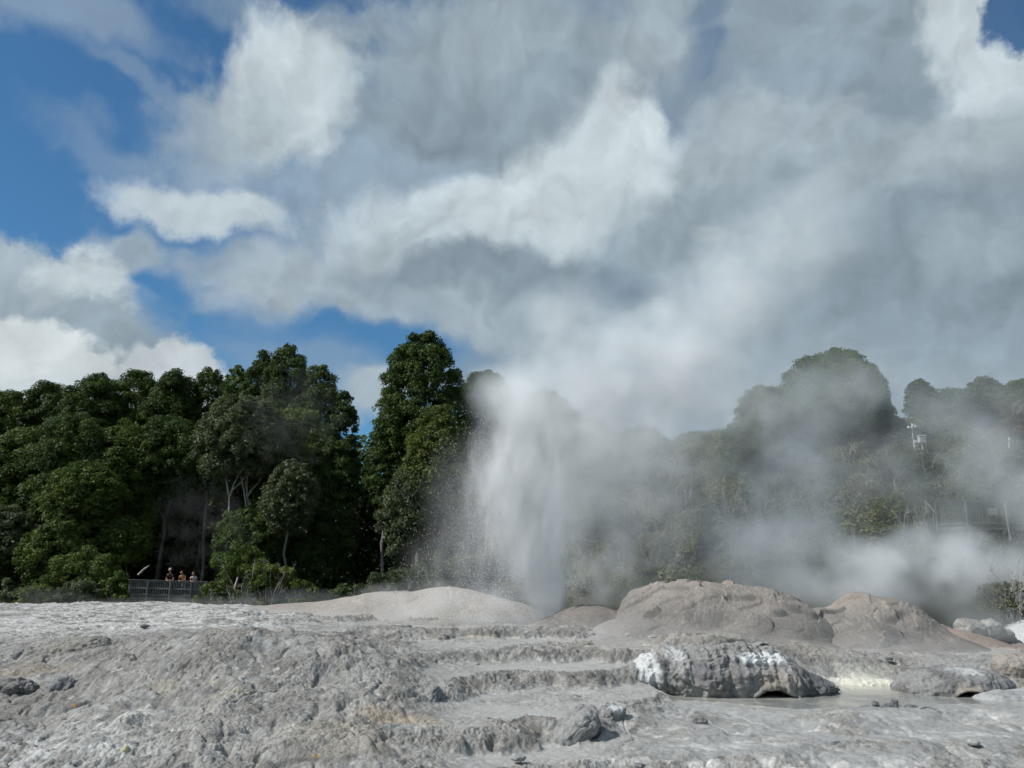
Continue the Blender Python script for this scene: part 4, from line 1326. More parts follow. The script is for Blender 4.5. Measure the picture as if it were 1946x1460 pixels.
# scrub on the right bank
RW = 'scrub bushes on the steaming bank'
scrub = [
    (1240, 1010, 60, 51, 1110, 'scrub', 16, 'rounded pale scrub at the foot of the bank beside the largest mound'),
    (1310, 985, 60, 52, 1100, 'scrub', 18, 'rounded scrub bush with bleached stalks beside the first pale one'),
    (1300, 905, 62, 57, 1000, 'brown', 8, 'brownish scrub bush below the thin steam'),
    (1370, 935, 50, 55, 1030, 'scrub', 26, 'scrub bush full of bleached branches on the lower bank'),
    (1420, 930, 36, 54, 1010, 'dark', 14, 'dark leaved bush over bleached twigs'),
    (1440, 985, 48, 52, 1080, 'brown', 8, 'rusty scrub bush beside the steam column'),
    (1520, 930, 62, 57, 1040, 'scrub', 10, 'scrub bush inside the steam column'),
    (1600, 850, 48, 61, 930, 'scrub', 22, 'scrub with many upright bleached twigs under the great tree'),
    (1660, 865, 60, 59, 960, 'scrub', 16, 'grey green scrub bush in the middle of the bank'),
    (1600, 930, 60, 56, 1040, 'scrub', 22, 'twiggy scrub bush in the middle of the bank, nearer the steam'),
    (1700, 935, 52, 50.5, 1045, 'light', 10, 'leafy yellow green bush at the corner of the lookout fence'),
    (1735, 1000, 40, 49.5, 1060, 'scrub', 12, 'sprawling shoots below the lookout fence corner'),
    (1660, 1000, 50, 50, 1080, 'olive', 10, 'lower bush beside the leafy yellow green one'),
    (1742, 846, 62, 58, 960, 'olive', 12, 'bush below the white weather station'),
    (1810, 880, 66, 57.5, 965, 'olive', 10, 'bush behind the lookout fence corner'),
    (1880, 890, 60, 57.5, 970, 'scrub', 10, 'scrub behind the middle of the lookout fence'),
    (1945, 900, 50, 57, 980, 'scrub', 12, 'scrub behind the end of the lookout fence'),
    (1590, 1010, 66, 50, 1120, 'scrub', 10, 'scrub veiled by the lowest steam'),
    (1500, 1030, 60, 49, 1130, 'olive', 6, 'bush lost in the steam behind the largest mound'),
    (1180, 1020, 54, 53, 1130, 'olive', 6, 'dim bush behind the geyser steam'),
    (1255, 880, 46, 60, 980, 'scrub', 10, 'dim scrub high in the thin steam'),
    (1820, 1000, 60, 47, 1120, 'olive', 8, 'bush under the lookout fence'),
]
for i, (px, top, hw, Y, low, leaf, tw, lab) in enumerate(scrub):
    bush(lab, px, top, hw, Y, low, leaf, 100 + i, 16, tw, name='scrub_bush', group=RW, twig_len=1.3)
bush('grey twiggy bush with long bleached branches at the right edge', 1905, 1100, 62, 39.5, 1215, 'scrub', 140, 18, 46, group=None, twig_len=1.6, spread=1.5, lsize=.13)
# rough cover over the rest of the bank: nobody could count it
rng = np.random.default_rng(77)
N = 900
bx = rng.uniform(2, 42, N); by = rng.uniform(47, 82, N)
keep = (bx / by > 0.02) & (bx / by < 0.75)
bx, by = bx[keep], by[keep]
c = np.stack([bx, by, bank_z(bx, by) + .25], -1)
v, f, t = leaf_cloud(c, rng.uniform(.5, 1.25, len(c)), .17, rng, .42, .8)
me = mesh_from('undergrowth', v, f, 4, False); add_attr(me, 'tone', t)
tag(link('undergrowth', me, LEAF['scrub']), 'low tangled undergrowth covering the steaming bank', 'undergrowth', kind='stuff')
NLEAF[0] += len(f)
# shaded wood behind the first trees on the left
N = 900
bx = rng.uniform(-48, 1, N); by = rng.uniform(70, 80, N)
hz = rng.random(N) ** 1.5 * 10.0
c = np.stack([bx, by, bank_z(bx, by) + hz], -1)
v, f, t = leaf_cloud(c, rng.uniform(1.0, 1.9, N), .45, rng, .6, .8)
me = mesh_from('woods', v, f, 4, False); add_attr(me, 'tone', t)
tag(link('woods', me, LEAF['dark']), 'shaded wood filling in behind the forest trees', 'wood', kind='stuff')
NLEAF[0] += len(f)
# ------------------------------------------------------------------ things people built: two timber lookouts, a weather station, and three people
class MB:
    """collects boxes into one mesh"""
    def __init__(self):
        self.bm = bmesh.new()

    def box(self, c, d, rot=None, bev=0.006):
        m = Matrix.Translation(c)
        if rot is not None:
            m = m @ rot.to_4x4()
        r = bmesh.ops.create_cube(self.bm, size=1.0, matrix=m @ Matrix.Diagonal((*d, 1)))
        if bev:
            es = list({e for v in r['verts'] for e in v.link_edges})
            bmesh.ops.bevel(self.bm, geom=es, offset=min(bev, min(d) * .3), segments=1, affect='EDGES')
        return self

    def cyl(self, a, b, r0, r1=None, seg=10):
        a = Vector(a); b = Vector(b); d = b - a
        m = Matrix.Translation((a + b) / 2) @ d.to_track_quat('Z', 'Y').to_matrix().to_4x4()
        bmesh.ops.create_cone(self.bm, cap_ends=True, segments=seg, radius1=r0, radius2=r1 or r0, depth=d.length, matrix=m)
        return self

    def build(self, name, mat, parent=None):
        me = bpy.data.meshes.new(name)
        self.bm.to_mesh(me); self.bm.free()
        return link(name, me, mat, parent)


def wood_mat(name, a, b):
    m, n, o = new_mat(name)
    P = n.node('ShaderNodeTexCoord').outputs['Object']
    oi = n.node('ShaderNodeObjectInfo')
    g = n.noise(n.vmath('MULTIPLY', P, (9, 9, 1.2)), 3.0, 5, 0.65)
    c = n.mix(n.ramp(g, 0.3, 0.7), a, b)
    c = n.vmath('SCALE', c, n.ramp(oi.outputs['Random'], 0, 1, .72, 1.2, False))
    pbsdf(n, o, c, 0.85, 0.2, bump(n, g, .5, .01))
    return m


WOOD = wood_mat('weathered_timber', (.13, .132, .12), (.25, .25, .23))
WOODP = wood_mat('pale_timber', (.12, .13, .11), (.21, .215, .19))


def lookout(name, label, A, B, H, wood, mid=True, post_at=(0.0, .33, .66, 1.0), gap=.145, bw=.105, skirt=.5, depth=1.8, segs=None, cat='lookout'):
    """railing of vertical boards between rails along A->B (floor points), with posts and a floor behind it"""
    A, B = Vector(A), Vector(B)
    d = B - A; L = Vector((d.x, d.y, 0)).length
    rz = math.atan2(d.y, d.x); slope = d.z / L
    root = empty(name, A, rz, label=label, cat=cat)
    def zz(x): return slope * x
    pitch = Matrix.Rotation(-math.atan(slope), 3, 'Y')
    MB().box((L / 2, -.02, H + zz(L / 2) + .022), (L + .1, .16, .045), pitch).build('handrail', wood, root)
    hs = (H - .085, H * .47, .06) if mid else (H - .07, .12)
    for i, h in enumerate(hs):
        MB().box((L / 2, -.038, h + zz(L / 2)), (L, .045, .10), pitch).build('rail', wood, root)
    n = int(L / gap)
    rr = random.Random(name + str(L))
    p0 = None
    for i in range(n):
        x = (i + .5) * L / n
        if p0 is None:
            p0 = MB().box((0, .012, H / 2), (bw, .022, H - .08), bev=.003).build('picket', wood, root)
            o = p0
        else:
            o = p0.copy(); COL.objects.link(o); o.parent = root
        o.location = (x, rr.uniform(-.004, .004), zz(x) + rr.uniform(-.01, .01))
    for t in post_at:
        x = t * L
        MB().box((x, -.115, zz(x) + (H - skirt) / 2 - .03), (.10, .095, H + skirt - .02)).build('post', wood, root)
    MB().box((L / 2, depth / 2 + .03, zz(L / 2) - .03), (L + .2, depth, .05), pitch).build('floor', wood, root)
    MB().box((L / 2, .0, zz(L / 2) - .17), (L + .2, .05, .20), pitch).build('fascia', wood, root)
    if mid:
        for h in (-.36, -.62):
            MB().box((L / 2, .03, zz(L / 2) + h), (L + .2, .04, .13), pitch).build('skirt_board', wood, root)
    for t in (.12, .5, .9):
        MB().box((t * L, .5, zz(t * L) - .55), (.14, .14, 1.0)).build('pile', wood, root)
    return root


DA = at(243, 1130.5, 55.0); DB = at(392, 1134.5, 55.6)
DECK_H = (at(300, 1104.0, 55.2).z - at(300, 1132.0, 55.2).z)
lookout('viewing_deck', 'dark timber viewing deck with close boarded railing where three people stand', DA, DB, DECK_H, WOOD, True, (0.015, .245, .53, .80, 1.0))

# right hand lookout: two runs meeting at an angle
RA = at(1781, 1001, 49.6); RB = at(1838, 998, 49.0); RC = at(1990, 999, 49.2)
RH = 1.42
lookout('lookout_fence', 'short return of pale timber lookout fence next to the leafy bush', RA, RB, RH, WOODP, False, (0.0,), .12, .07, .9)
lf = lookout('lookout_fence', 'long pale timber lookout fence with vertical slats veiled by steam', RB, RC, RH, WOODP, False, (0.0, .5, 1.0), .12, .07, .9)
MB().box((1.65, -.075, .80), (.62, .02, .42)).build('panel', wood_mat('panel_pale', (.34, .35, .32), (.42, .43, .40)), lf)
# sloping handrail of the steps down from it
st = empty('stair_rail', at(1764, 1012, 50.2), label='steep handrail of the steps beside the pale lookout fence', cat='handrail')
a = at(1757, 951, 50.2) - st.location; b = at(1778, 975, 49.9) - st.location
MB().cyl(a, b, .07).build('handrail', WOODP, st)
MB().cyl((b.x - .15, b.y, b.z), (b.x - .15, b.y, b.z - .7), .05).build('post', WOODP, st)
MB().cyl((a.x + .05, a.y, a.z), (a.x + .05, a.y, a.z - .8), .04).build('post', WOODP, st)

# fallen log by the deck
lg = at(262, 1093, 56.6); lh = at(284, 1075, 57.2)
v, f = tubes([(np.array([lg, (lg + lh) / 2 + Vector((.05, 0, .1)), lh]), [.07, .06, .04])], 7)
tag(link('fallen_branch', mesh_from('fallen_branch', v, f, 4), TWIG), 'pale broken branch leaning in the shade behind the deck', 'branch')

# weather station
m, n, o = new_mat('white_enamel'); pbsdf(n, o, n.mix(n.noise(n.node('ShaderNodeTexCoord').outputs['Object'], 4, 3), (.62, .63, .63), (.80, .81, .80)), .5, .4); ENAMEL = m
ws = at(1737, 848, 60.0)
w = empty('weather_station', ws, label='white weather station with mast and louvred box on the bank', cat='weather station')
k = 60.0 / F
MB().cyl((0, 0, -.9), (0, 0, 45 * k), .03, .02).build('mast', ENAMEL, w)
MB().cyl((-.03, 0, 35 * k), (.10, 0, 43 * k), .05).cyl((-.26, 0, 36 * k), (.26, 0, 36 * k), .02).build('crossarm', ENAMEL, w)
for s in (-1, 1):
    b_ = MB(); bmesh.ops.create_uvsphere(b_.bm, u_segments=10, v_segments=8, radius=.10, matrix=Matrix.Translation((.26 * s, 0, 37.5 * k + .04 * s))); b_.build('cup', ENAMEL, w)
bx = MB()
for i in range(5):
    bx.box((.62, 0, 8 * k + i * .085), (.46, .40, .06), Matrix.Rotation(R(8), 3, 'X'))
bx.box((.62, 0, 8 * k + .45), (.56, .50, .05))
bx.build('louvre_box', ENAMEL, w)
MB().cyl((.62, 0, 6 * k), (.62, 0, -.9), .03).build('post', ENAMEL, w)
MB().box((.16, 0, 9 * k), (.20, .16, .16)).cyl((.0, 0, 9 * k), (.4, 0, 9 * k), .02).build('logger_box', ENAMEL, w)
# white stake in the grass at the right
sk = at(1917, 842, 62)
tag(MB().cyl(sk + Vector((.10, 0, .45)), sk + Vector((-.03, 0, -.4)), .05, .04).build('stake', ENAMEL), 'leaning white stake in the grass by the brown bush', 'stake')

# ------------------------------------------------------------------ people
def plain(name, a, b=None, rough=.8, scale=8):
    m, n, o = new_mat(name)
    P = n.node('ShaderNodeTexCoord').outputs['Object']
    pbsdf(n, o, n.mix(n.noise(P, scale, 4, .6), a, b or tuple(.8 * v for v in a)), rough, .25)
    return m


SKIN = plain('skin', (.42, .25, .18), (.34, .19, .13), .55)


def skin_mesh(name, nodes, edges, mat, parent, sub=2):
    """one continuous surface grown round a jointed skeleton: nodes = {key: (x, y, z, r)}"""
    keys = list(nodes)
    me = bpy.data.meshes.new(name)
    me.from_pydata([nodes[k][:3] for k in keys], [(keys.index(a), keys.index(b)) for a, b in edges], [])
    o = bpy.data.objects.new(name + '_tmp', me); COL.objects.link(o)
    md = o.modifiers.new('skin', 'SKIN'); md.use_smooth_shade = True; md.branch_smoothing = .6
    for i, k in enumerate(keys):
        r = nodes[k][3]
        me.skin_vertices[0].data[i].radius = (r, nodes[k][4] if len(nodes[k]) > 4 else r)
    me.skin_vertices[0].data[0].use_root = True
    s = o.modifiers.new('sub', 'SUBSURF'); s.levels = sub; s.render_levels = sub
    dg = bpy.context.evaluated_depsgraph_get()
    res = bpy.data.meshes.new_from_object(o.evaluated_get(dg))
    bpy.data.objects.remove(o); bpy.data.meshes.remove(me)
    res.name = name
    for p in res.polygons: p.use_smooth = True
    res.materials.clear()
    return link(name, res, mat, parent)


def person(label, px, Y, rail, h, shirt, trousers, hair, hairkind, lean=.30, turn=0.0, spread=.17, bow=.0):
    """standing behind the rail, bent forward with the forearms resting on it"""
    foot = Vector((at(px, 1141, Y).x, Y + .0, rail['z0']))
    root = empty('person', foot, turn, label=label, cat='person')
    s = h / 1.75
    H = rail['h'] + .075          # forearms lie on the handrail
    y = lambda v: -v              # towards the rail (and the viewer)
    hip = 0.92 * s
    reach = rail['reach']
    N = {}
    N['pelvis'] = (0, 0, hip, .135 * s, .11 * s)
    N['waist'] = (0, y(.06), hip + .16 * s, .125 * s, .10 * s)
    cy_ = .16 + lean * .5; cz = hip + .36 * s
    N['chest'] = (0, y(cy_), cz, .155 * s, .12 * s)
    ny = cy_ + .10; nz = cz + .17 * s
    N['neckbase'] = (0, y(ny - .01), nz, .085 * s, .075 * s)
    N['neck'] = (0, y(ny + .04), nz + .07 * s, .055 * s)
    N['jaw'] = (0, y(ny + .09 + bow), nz + .13 * s - bow * .6, .072 * s, .085 * s)
    N['brow'] = (0, y(ny + .085 + bow), nz + .215 * s - bow * .7, .083 * s, .095 * s)
    N['top'] = (0, y(ny + .06 + bow), nz + .265 * s - bow * .7, .060 * s, .065 * s)
    E = [('pelvis', 'waist'), ('waist', 'chest'), ('chest', 'neckbase'), ('neckbase', 'neck'), ('neck', 'jaw'), ('jaw', 'brow'), ('brow', 'top')]
    sh = {}
    for q, sg in (('l', -1), ('r', 1)):
        N['hipj' + q] = (sg * .09 * s, y(-.01), hip - .07 * s, .095 * s)
        N['knee' + q] = (sg * .10 * s, y(.03), hip - .43 * s, .062 * s)
        N['calf' + q] = (sg * .10 * s, y(.0), hip - .60 * s, .058 * s)
        N['ankle' + q] = (sg * .10 * s, y(-.01), .085, .04 * s)
        N['toe' + q] = (sg * .12 * s, y(.15), .035, .035 * s)
        E += [('pelvis', 'hipj' + q), ('hipj' + q, 'knee' + q), ('knee' + q, 'calf' + q), ('calf' + q, 'ankle' + q), ('ankle' + q, 'toe' + q)]
        N['sh' + q] = (sg * .185 * s, y(cy_ + .05), cz + .09 * s, .062 * s)
        N['el' + q] = (sg * (spread + .06) * s, y(reach - .03), H + .02, .042 * s)
        N['fore' + q] = (sg * (spread - .02) * s, y(reach + .10), H, .040 * s)
        N['wr' + q] = (sg * (spread - .10) * s, y(reach + .19), H - .005, .027 * s)
        N['palm' + q] = (sg * (spread - .135) * s, y(reach + .26), H - .015, .030 * s, .018 * s)
        E += [('chest', 'sh' + q), ('sh' + q, 'el' + q), ('el' + q, 'fore' + q), ('fore' + q, 'wr' + q), ('wr' + q, 'palm' + q)]
        for i in range(4):
            fx = sg * (spread - .165 + .020 * i) * s
            ln = (.045, .055, .05, .038)[i]
            N[f'f{i}a' + q] = (fx, y(reach + .30), H - .022, .010)
            N[f'f{i}b' + q] = (fx - sg * .006, y(reach + .30 + ln * .8), H - .04, .009)
            N[f'f{i}c' + q] = (fx - sg * .008, y(reach + .30 + ln), H - .075, .008)
            E += [('palm' + q, f'f{i}a' + q), (f'f{i}a' + q, f'f{i}b' + q), (f'f{i}b' + q, f'f{i}c' + q)]
        N['th1' + q] = (sg * (spread - .19) * s, y(reach + .25), H - .005, .011)
        N['th2' + q] = (sg * (spread - .205) * s, y(reach + .29), H - .012, .009)
        E += [('palm' + q, 'th1' + q), ('th1' + q, 'th2' + q)]
    body = skin_mesh('body', N, E, SKIN, root, 2)
    # face: nose, brow, mouth, ears on the body's own head
    hd = Vector(N['brow'][:3])
    fb = MB()
    fb.box(hd + Vector((0, -.100 * s, -.045)), (.022, .035, .045), Matrix.Rotation(R(-25), 3, 'X'), bev=.006)
    for sg in (-1, 1):
        fb.box(hd + Vector((sg * .086 * s, .012, -.03)), (.018, .035, .055), bev=.006)
    fb.build('face', SKIN, body)
    eb = MB()
    for sg in (-1, 1):
        eb.box(hd + Vector((sg * .033 * s, -.090 * s, -.012)), (.026, .014, .012), bev=.003)
    eb.box(hd + Vector((0, -.078 * s, -.098)), (.045, .014, .010), bev=.003)
    eb.build('eyes_and_mouth', plain('features_dark', (.05, .03, .028)), body)
    # shirt
    S = {'waist': (0, y(.02), hip + .02 * s, .155 * s, .13 * s), 'mid': (0, y(.06), hip + .16 * s, .148 * s, .122 * s), 'chest': (0, y(cy_), cz, .178 * s, .142 * s), 'col': (0, y(ny - .02), nz + .0 * s, .098 * s, .088 * s)}
    SE = [('waist', 'mid'), ('mid', 'chest'), ('chest', 'col')]
    for q, sg in (('l', -1), ('r', 1)):
        a = Vector(N['sh' + q][:3]); b = Vector(N['el' + q][:3])
        S['s' + q] = (*a, .080 * s)
        mcut = a.lerp(b, .62)
        S['c' + q] = (*mcut, .070 * s)
        SE += [('chest', 's' + q), ('s' + q, 'c' + q)]
    skin_mesh('shirt', S, SE, shirt, root, 2)
    T = {'w': (0, 0, hip + .03 * s, .150 * s, .125 * s), 'p': (0, 0, hip - .04 * s, .155 * s, .13 * s)}
    TE = [('w', 'p')]
    for q, sg in (('l', -1), ('r', 1)):
        T['h' + q] = (sg * .09 * s, y(-.01), hip - .10 * s, .108 * s)
        T['k' + q] = (sg * .10 * s, y(.03), hip - .43 * s, .080 * s)
        T['a' + q] = (sg * .10 * s, y(-.01), .12, .062 * s)
        TE += [('p', 'h' + q), ('h' + q, 'k' + q), ('k' + q, 'a' + q)]
    skin_mesh('trousers', T, TE, trousers, root, 2)
    # hair
    tp = Vector(N['top'][:3])
    hm = MB()
    for j, (dx_, dy_, dz_, rr) in enumerate(((0, .03, .0, .088), (0, .055, -.06, .085), (.045, .035, -.035, .06), (-.045, .035, -.035, .06))):
        bmesh.ops.create_uvsphere(hm.bm, u_segments=14, v_segments=10, radius=rr * s, matrix=Matrix.Translation(tp + Vector((dx_ * s, dy_ * s, dz_ * s))))
    if hairkind == 'long':
        for sg in (-1, 1):
            bmesh.ops.create_uvsphere(hm.bm, u_segments=12, v_segments=10, radius=.055 * s, matrix=Matrix.Translation(tp + Vector((sg * .07 * s, .0, -.13 * s))) @ Matrix.Diagonal((1, 1, 2.2, 1)))
    ho = hm.build('hair', hair, body)
    for p in ho.data.polygons: p.use_smooth = True
    if hairkind == 'cap':
        cm = MB()
        bmesh.ops.create_uvsphere(cm.bm, u_segments=16, v_segments=12, radius=.103 * s, matrix=Matrix.Translation(tp + Vector((0, .01, -.012))) @ Matrix.Diagonal((.92, 1.0, .72, 1)))
        cm.box(tp + Vector((0, -.115 * s, -.035)), (.15, .10, .015), Matrix.Rotation(R(12), 3, 'X'))
        co = cm.build('cap', plain('cap_cream', (.55, .48, .38)), root)
        for p in co.data.polygons: p.use_smooth = True
    return root


def onrail(px):
    t = (at(px, 1100, 55.3).x - DA.x) / (DB.x - DA.x)
    p = DA.lerp(DB, t)
    return p


for (px, h, shirt, lab, tr, hair, hk, tu, bow) in (
        (327, 1.80, plain('shirt_black', (.014, .014, .015)), 'person in a black shirt and pale cap resting forearms on the deck railing', plain('trousers_dark', (.03, .032, .04)), plain('hair_grey', (.2, .17, .14)), 'cap', .05, .0),
        (351, 1.68, plain('shirt_amber', (.62, .36, .10), (.52, .28, .07)), 'person in an amber yellow shirt bowed over the deck railing', plain('trousers_tan', (.2, .16, .11)), plain('hair_brown', (.06, .035, .02)), 'short', -.05, .05),
        (371, 1.62, plain('shirt_white', (.74, .70, .74), (.64, .58, .66)), 'person in a white shirt with long hair leaning on the deck railing', plain('trousers_blue', (.05, .06, .1)), plain('hair_auburn', (.10, .05, .03)), 'long', .08, .02)):
    p = onrail(px)
    Yp = p.y + .62
    o = person(lab, px, Yp, dict(z0=p.z, h=DECK_H, reach=.44), h, shirt, tr, hair, hk, lean=.34, turn=tu, bow=bow)
    o.location.x = at(px, 1100, Yp).x
print('built', round(time.time() - T0, 1))
# ------------------------------------------------------------------ steam, spray and the geyser
def steam_mat(name, nscale=0.55, detail=3, streak=(1, 1, 1), lo=0.24, hi=0.62, edge=0.75, aniso=0.0, color=(.97, .98, 1.0), gamma=1.0, warp=0.0, step=1.0):
    """density fades to nothing at the skin of the puff (|object| = 1) and is broken up by world-space noise; Object colour red = peak density"""
    m, n, o = new_mat(name)
    P = n.node('ShaderNodeTexCoord').outputs['Object']
    W_ = n.node('ShaderNodeNewGeometry').outputs['Position']
    q = n.vmath('LENGTH', P)
    nz = n.noise(n.vmath('MULTIPLY', W_, streak), nscale, detail, 0.58, warp)
    s = n.add(n.sub(1.0, q), n.mul(n.sub(nz, 0.5), edge))
    body = n.ramp(s, 0.0, 0.85)
    cut = n.ramp(n.sub(1.0, q), 0.0, 0.22)
    puff = n.ramp(nz, lo, hi)
    oi = n.node('ShaderNodeObjectInfo')
    dn = n.mul(n.mul(body, cut), n.mul(puff, nt_sep(n, oi.outputs['Color'])))
    vs_ = n.node('ShaderNodeVolumeScatter')
    n.put(vs_.inputs['Color'], (*color, 1)); n.put(vs_.inputs['Density'], dn)
    vs_.inputs['Anisotropy'].default_value = aniso
    n.t.links.new(vs_.outputs[0], o.inputs['Volume'])
    try:
        m.cycles.volume_step_rate = step
        m.volume_intersection_method = 'FAST'
    except Exception:
        pass
    return m


def nt_sep(n, c):
    return n.sep(c)[0]


STEAM = steam_mat('steam_billow', 0.42, 3, lo=.20, hi=.66, color=(.89, .95, .965))
VEIL = steam_mat('steam_veil', 0.24, 3, lo=.16, hi=.72, edge=.55, color=(.89, .95, .965))
THIN = steam_mat('steam_thin', 0.8, 3, lo=.26, hi=.70, edge=.9)
JET = steam_mat('jet_spray', 1.3, 3, (1.0, 1.0, .42), lo=.05, hi=.70, edge=.55, aniso=0.0, color=(1, 1, 1))
d_, f_ = shell(28, 16)
PUFF_ME = {}


def puff(name, mat, px, py, Y, rpx, rpy, ry, dens, parent=None, rot=0.0, tilt=0.0):
    if mat.name not in PUFF_ME:
        PUFF_ME[mat.name] = mesh_from(name, d_, f_, 4)
        PUFF_ME[mat.name].materials.append(mat)
    c = at(px, py, Y)
    o = bpy.data.objects.new(name, PUFF_ME[mat.name]); COL.objects.link(o)
    k = Y / F * 1.04
    M = Matrix.Translation(c) @ Matrix.Rotation(R(rot), 4, 'Y') @ Matrix.Diagonal((rpx * k, ry, rpy * k, 1))
    if parent is not None:
        o.parent = parent
        M = parent.matrix_world.inverted() @ M if False else Matrix.Translation(-parent.location) @ M
    o.matrix_basis = M
    o.color = (dens, 0, 0, 1)
    return o


# --- the geyser: two leaning columns of water and the spray they throw
gb = at(1042, 1190, 36.0)
G = empty('geyser', gb, label='erupting geyser throwing a white fan of water and glittering spray', cat='geyser')
for px, py, rx, rz, ry, rot, d in ((1038, 1125, 44, 92, .8, -8, 2.4), (1022, 1060, 72, 135, 1.0, -9, 1.5), (995, 985, 90, 200, 1.2, -11, 1.1), (1055, 960, 46, 235, 1.0, 2, 1.25), (950, 935, 80, 160, 1.3, -12, .75),
                                   (1000, 850, 100, 170, 1.6, -6, .50), (915, 990, 125, 200, 1.8, -14, .16), (880, 1070, 150, 110, 2.0, -20, .10), (985, 750, 105, 85, 1.6, 0, .22)):
    puff('water_jet', JET, px, py, 36.0, rx, rz, ry, d, G, rot)
# drops
rng = np.random.default_rng(9)
ND = 38000
k = 36.0 / F


def drops(n):
    """ballistic drops: thrown up from the vent, drifting left in the wind"""
    out = []
    g = 9.81
    t = rng.random(n) ** .8
    vz = rng.uniform(6.5, 14.2, n)
    sp = rng.normal(0, 1, n)
    u_ = rng.random(n)
    vx = np.where(u_ < .55, -np.abs(rng.normal(1.25, .65, n)), np.where(u_ < .80, -np.abs(rng.normal(1.5, 1.3, n)), rng.normal(.25, .40, n)))
    vy = rng.normal(0, .75, n)
    T = 2 * vz / g * 1.04
    t = t * T
    x = vx * t - .10 * t * t * (vx < 0)
    y = vy * t
    z = vz * t - .5 * g * t * t
    ok = z > -.2
    return np.stack([x, y, z], -1)[ok]


p = drops(ND)
r = np.clip(rng.lognormal(-4.85, .34, len(p)), .003, .015)
octv = np.array([[1, 0, 0], [-1, 0, 0], [0, 1, 0], [0, -1, 0], [0, 0, 1.35], [0, 0, -1.35]], float)
octf = np.array([[0, 2, 4], [2, 1, 4], [1, 3, 4], [3, 0, 4], [2, 0, 5], [1, 2, 5], [3, 1, 5], [0, 3, 5]])
V = (p[:, None, :] + r[:, None, None] * octv[None]).reshape(-1, 3)
Fc = (np.arange(len(p))[:, None, None] * 6 + octf[None]).reshape(-1, 3)
me = mesh_from('spray_drops', V, Fc, 3)
m, n, o = new_mat('water_drops')
pbsdf(n, o, (.86, .88, .90), .15, .6)
dr = link('spray_drops', me, m, G); dr['kind'] = 'stuff'

# --- the plume drifting up and to the right of the geyser
pl = empty('steam_plume', at(1060, 1000, 38.5), label='tall pale steam plume drifting up to the right from the geyser', cat='steam', kind='stuff')
for px, py, rx, rz, ry, Y, d, rot in ((955, 750, 85, 90, 1.8, 38.2, .30, 0), (1000, 800, 120, 150, 2.6, 38.5, 0.420, 10), (1090, 900, 120, 160, 2.6, 38.8, 0.462, 0), (1080, 720, 170, 140, 3.2, 39.5, 0.420, 20), (1200, 700, 190, 150, 3.6, 40.0, 0.420, 25), (1190, 820, 170, 130, 3.0, 39.5, 0.420, 10),
                                      (1330, 620, 190, 150, 3.8, 40.5, 0.357, 35), (1430, 520, 180, 160, 3.8, 41.0, 0.294, 40), (1540, 420, 170, 170, 3.8, 41.5, 0.231, 35), (1320, 740, 150, 110, 3.0, 40.0, 0.336, 10), (1060, 600, 150, 90, 3.0, 40.0, 0.210, 20), (1130, 1010, 110, 120, 2.4, 38.6, 0.336, 0)):
    puff('puff', STEAM, px, py, Y, rx, rz, ry, d, pl, -rot)
cl = empty('steam_cloud', at(1500, 1080, 41.0), label='bright steam column billowing up behind the largest mound', cat='steam', kind='stuff')
for px, py, rx, rz, ry, Y, d, rot in ((1480, 1060, 170, 100, 2.6, 40.5, 0.570, 0), (1500, 950, 120, 120, 2.4, 41.0, 0.570, 0), (1530, 850, 100, 110, 2.4, 41.5, 0.480, 8), (1510, 760, 110, 90, 2.4, 42.0, 0.210, 10), (1400, 1010, 110, 100, 2.2, 40.5, 0.300, 0)):
    puff('puff', STEAM, px, py, Y, rx, rz, ry, d, cl, -rot)
cl = empty('steam_cloud', at(1740, 1100, 40.0), label='low spreading steam bank behind the humped mound', cat='steam', kind='stuff')
for px, py, rx, rz, ry, Y, d, rot in ((1660, 1090, 150, 80, 2.4, 39.5, 0.540, 0), (1780, 1070, 150, 90, 2.4, 40.0, 0.570, 0), (1900, 1085, 150, 85, 2.6, 40.5, .36, 0)):
    puff('puff', STEAM, px, py, Y, rx, rz, ry, d, cl, -rot)
cl = empty('steam_cloud', at(1880, 950, 42.0), label='thinner steam rising at the right over the lookout fence', cat='steam', kind='stuff')
for px, py, rx, rz, ry, Y, d, rot in ((1870, 880, 110, 120, 2.4, 42.0, 0.300, 0), (1800, 800, 120, 100, 2.4, 43.0, 0.180, 0), (1985, 960, 95, 110, 2.2, 41.5, 0.390, 0)):
    puff('puff', STEAM, px, py, Y, rx, rz, ry, d, cl, -rot)
cl = empty('steam_cloud', at(1620, 760, 44.0), label='faint steam veil across the great rounded tree on the bank', cat='steam', kind='stuff')
for px, py, rx, rz, ry, Y, d, rot in ((1640, 740, 120, 70, 2.4, 44.0, 0.165, 20), (1700, 900, 130, 110, 2.4, 43.5, 0.135, 0), (1420, 780, 100, 90, 2.4, 43.0, 0.180, 0)):
    puff('puff', THIN, px, py, Y, rx, rz, ry, d, cl, -rot)
cl = empty('steam_cloud', at(1250, 1050, 42.0), label='grey steam veil between the geyser and the largest mound', cat='steam', kind='stuff')
for px, py, rx, rz, ry, Y, d, rot in ((1110, 1105, 75, 80, 1.6, 38.2, .34, 0), (1190, 1070, 120, 90, 2.4, 41.0, 0.255, 0), (1290, 1020, 120, 110, 2.4, 42.0, 0.195, 0), (1260, 900, 120, 110, 2.4, 43.0, 0.180, 0)):
    puff('puff', THIN, px, py, Y, rx, rz, ry, d, cl, -rot)
cl = empty('steam_cloud', at(1600, 960, 44.5), label='wide pale veil of steam spread across the whole lower bank', cat='steam', kind='stuff')
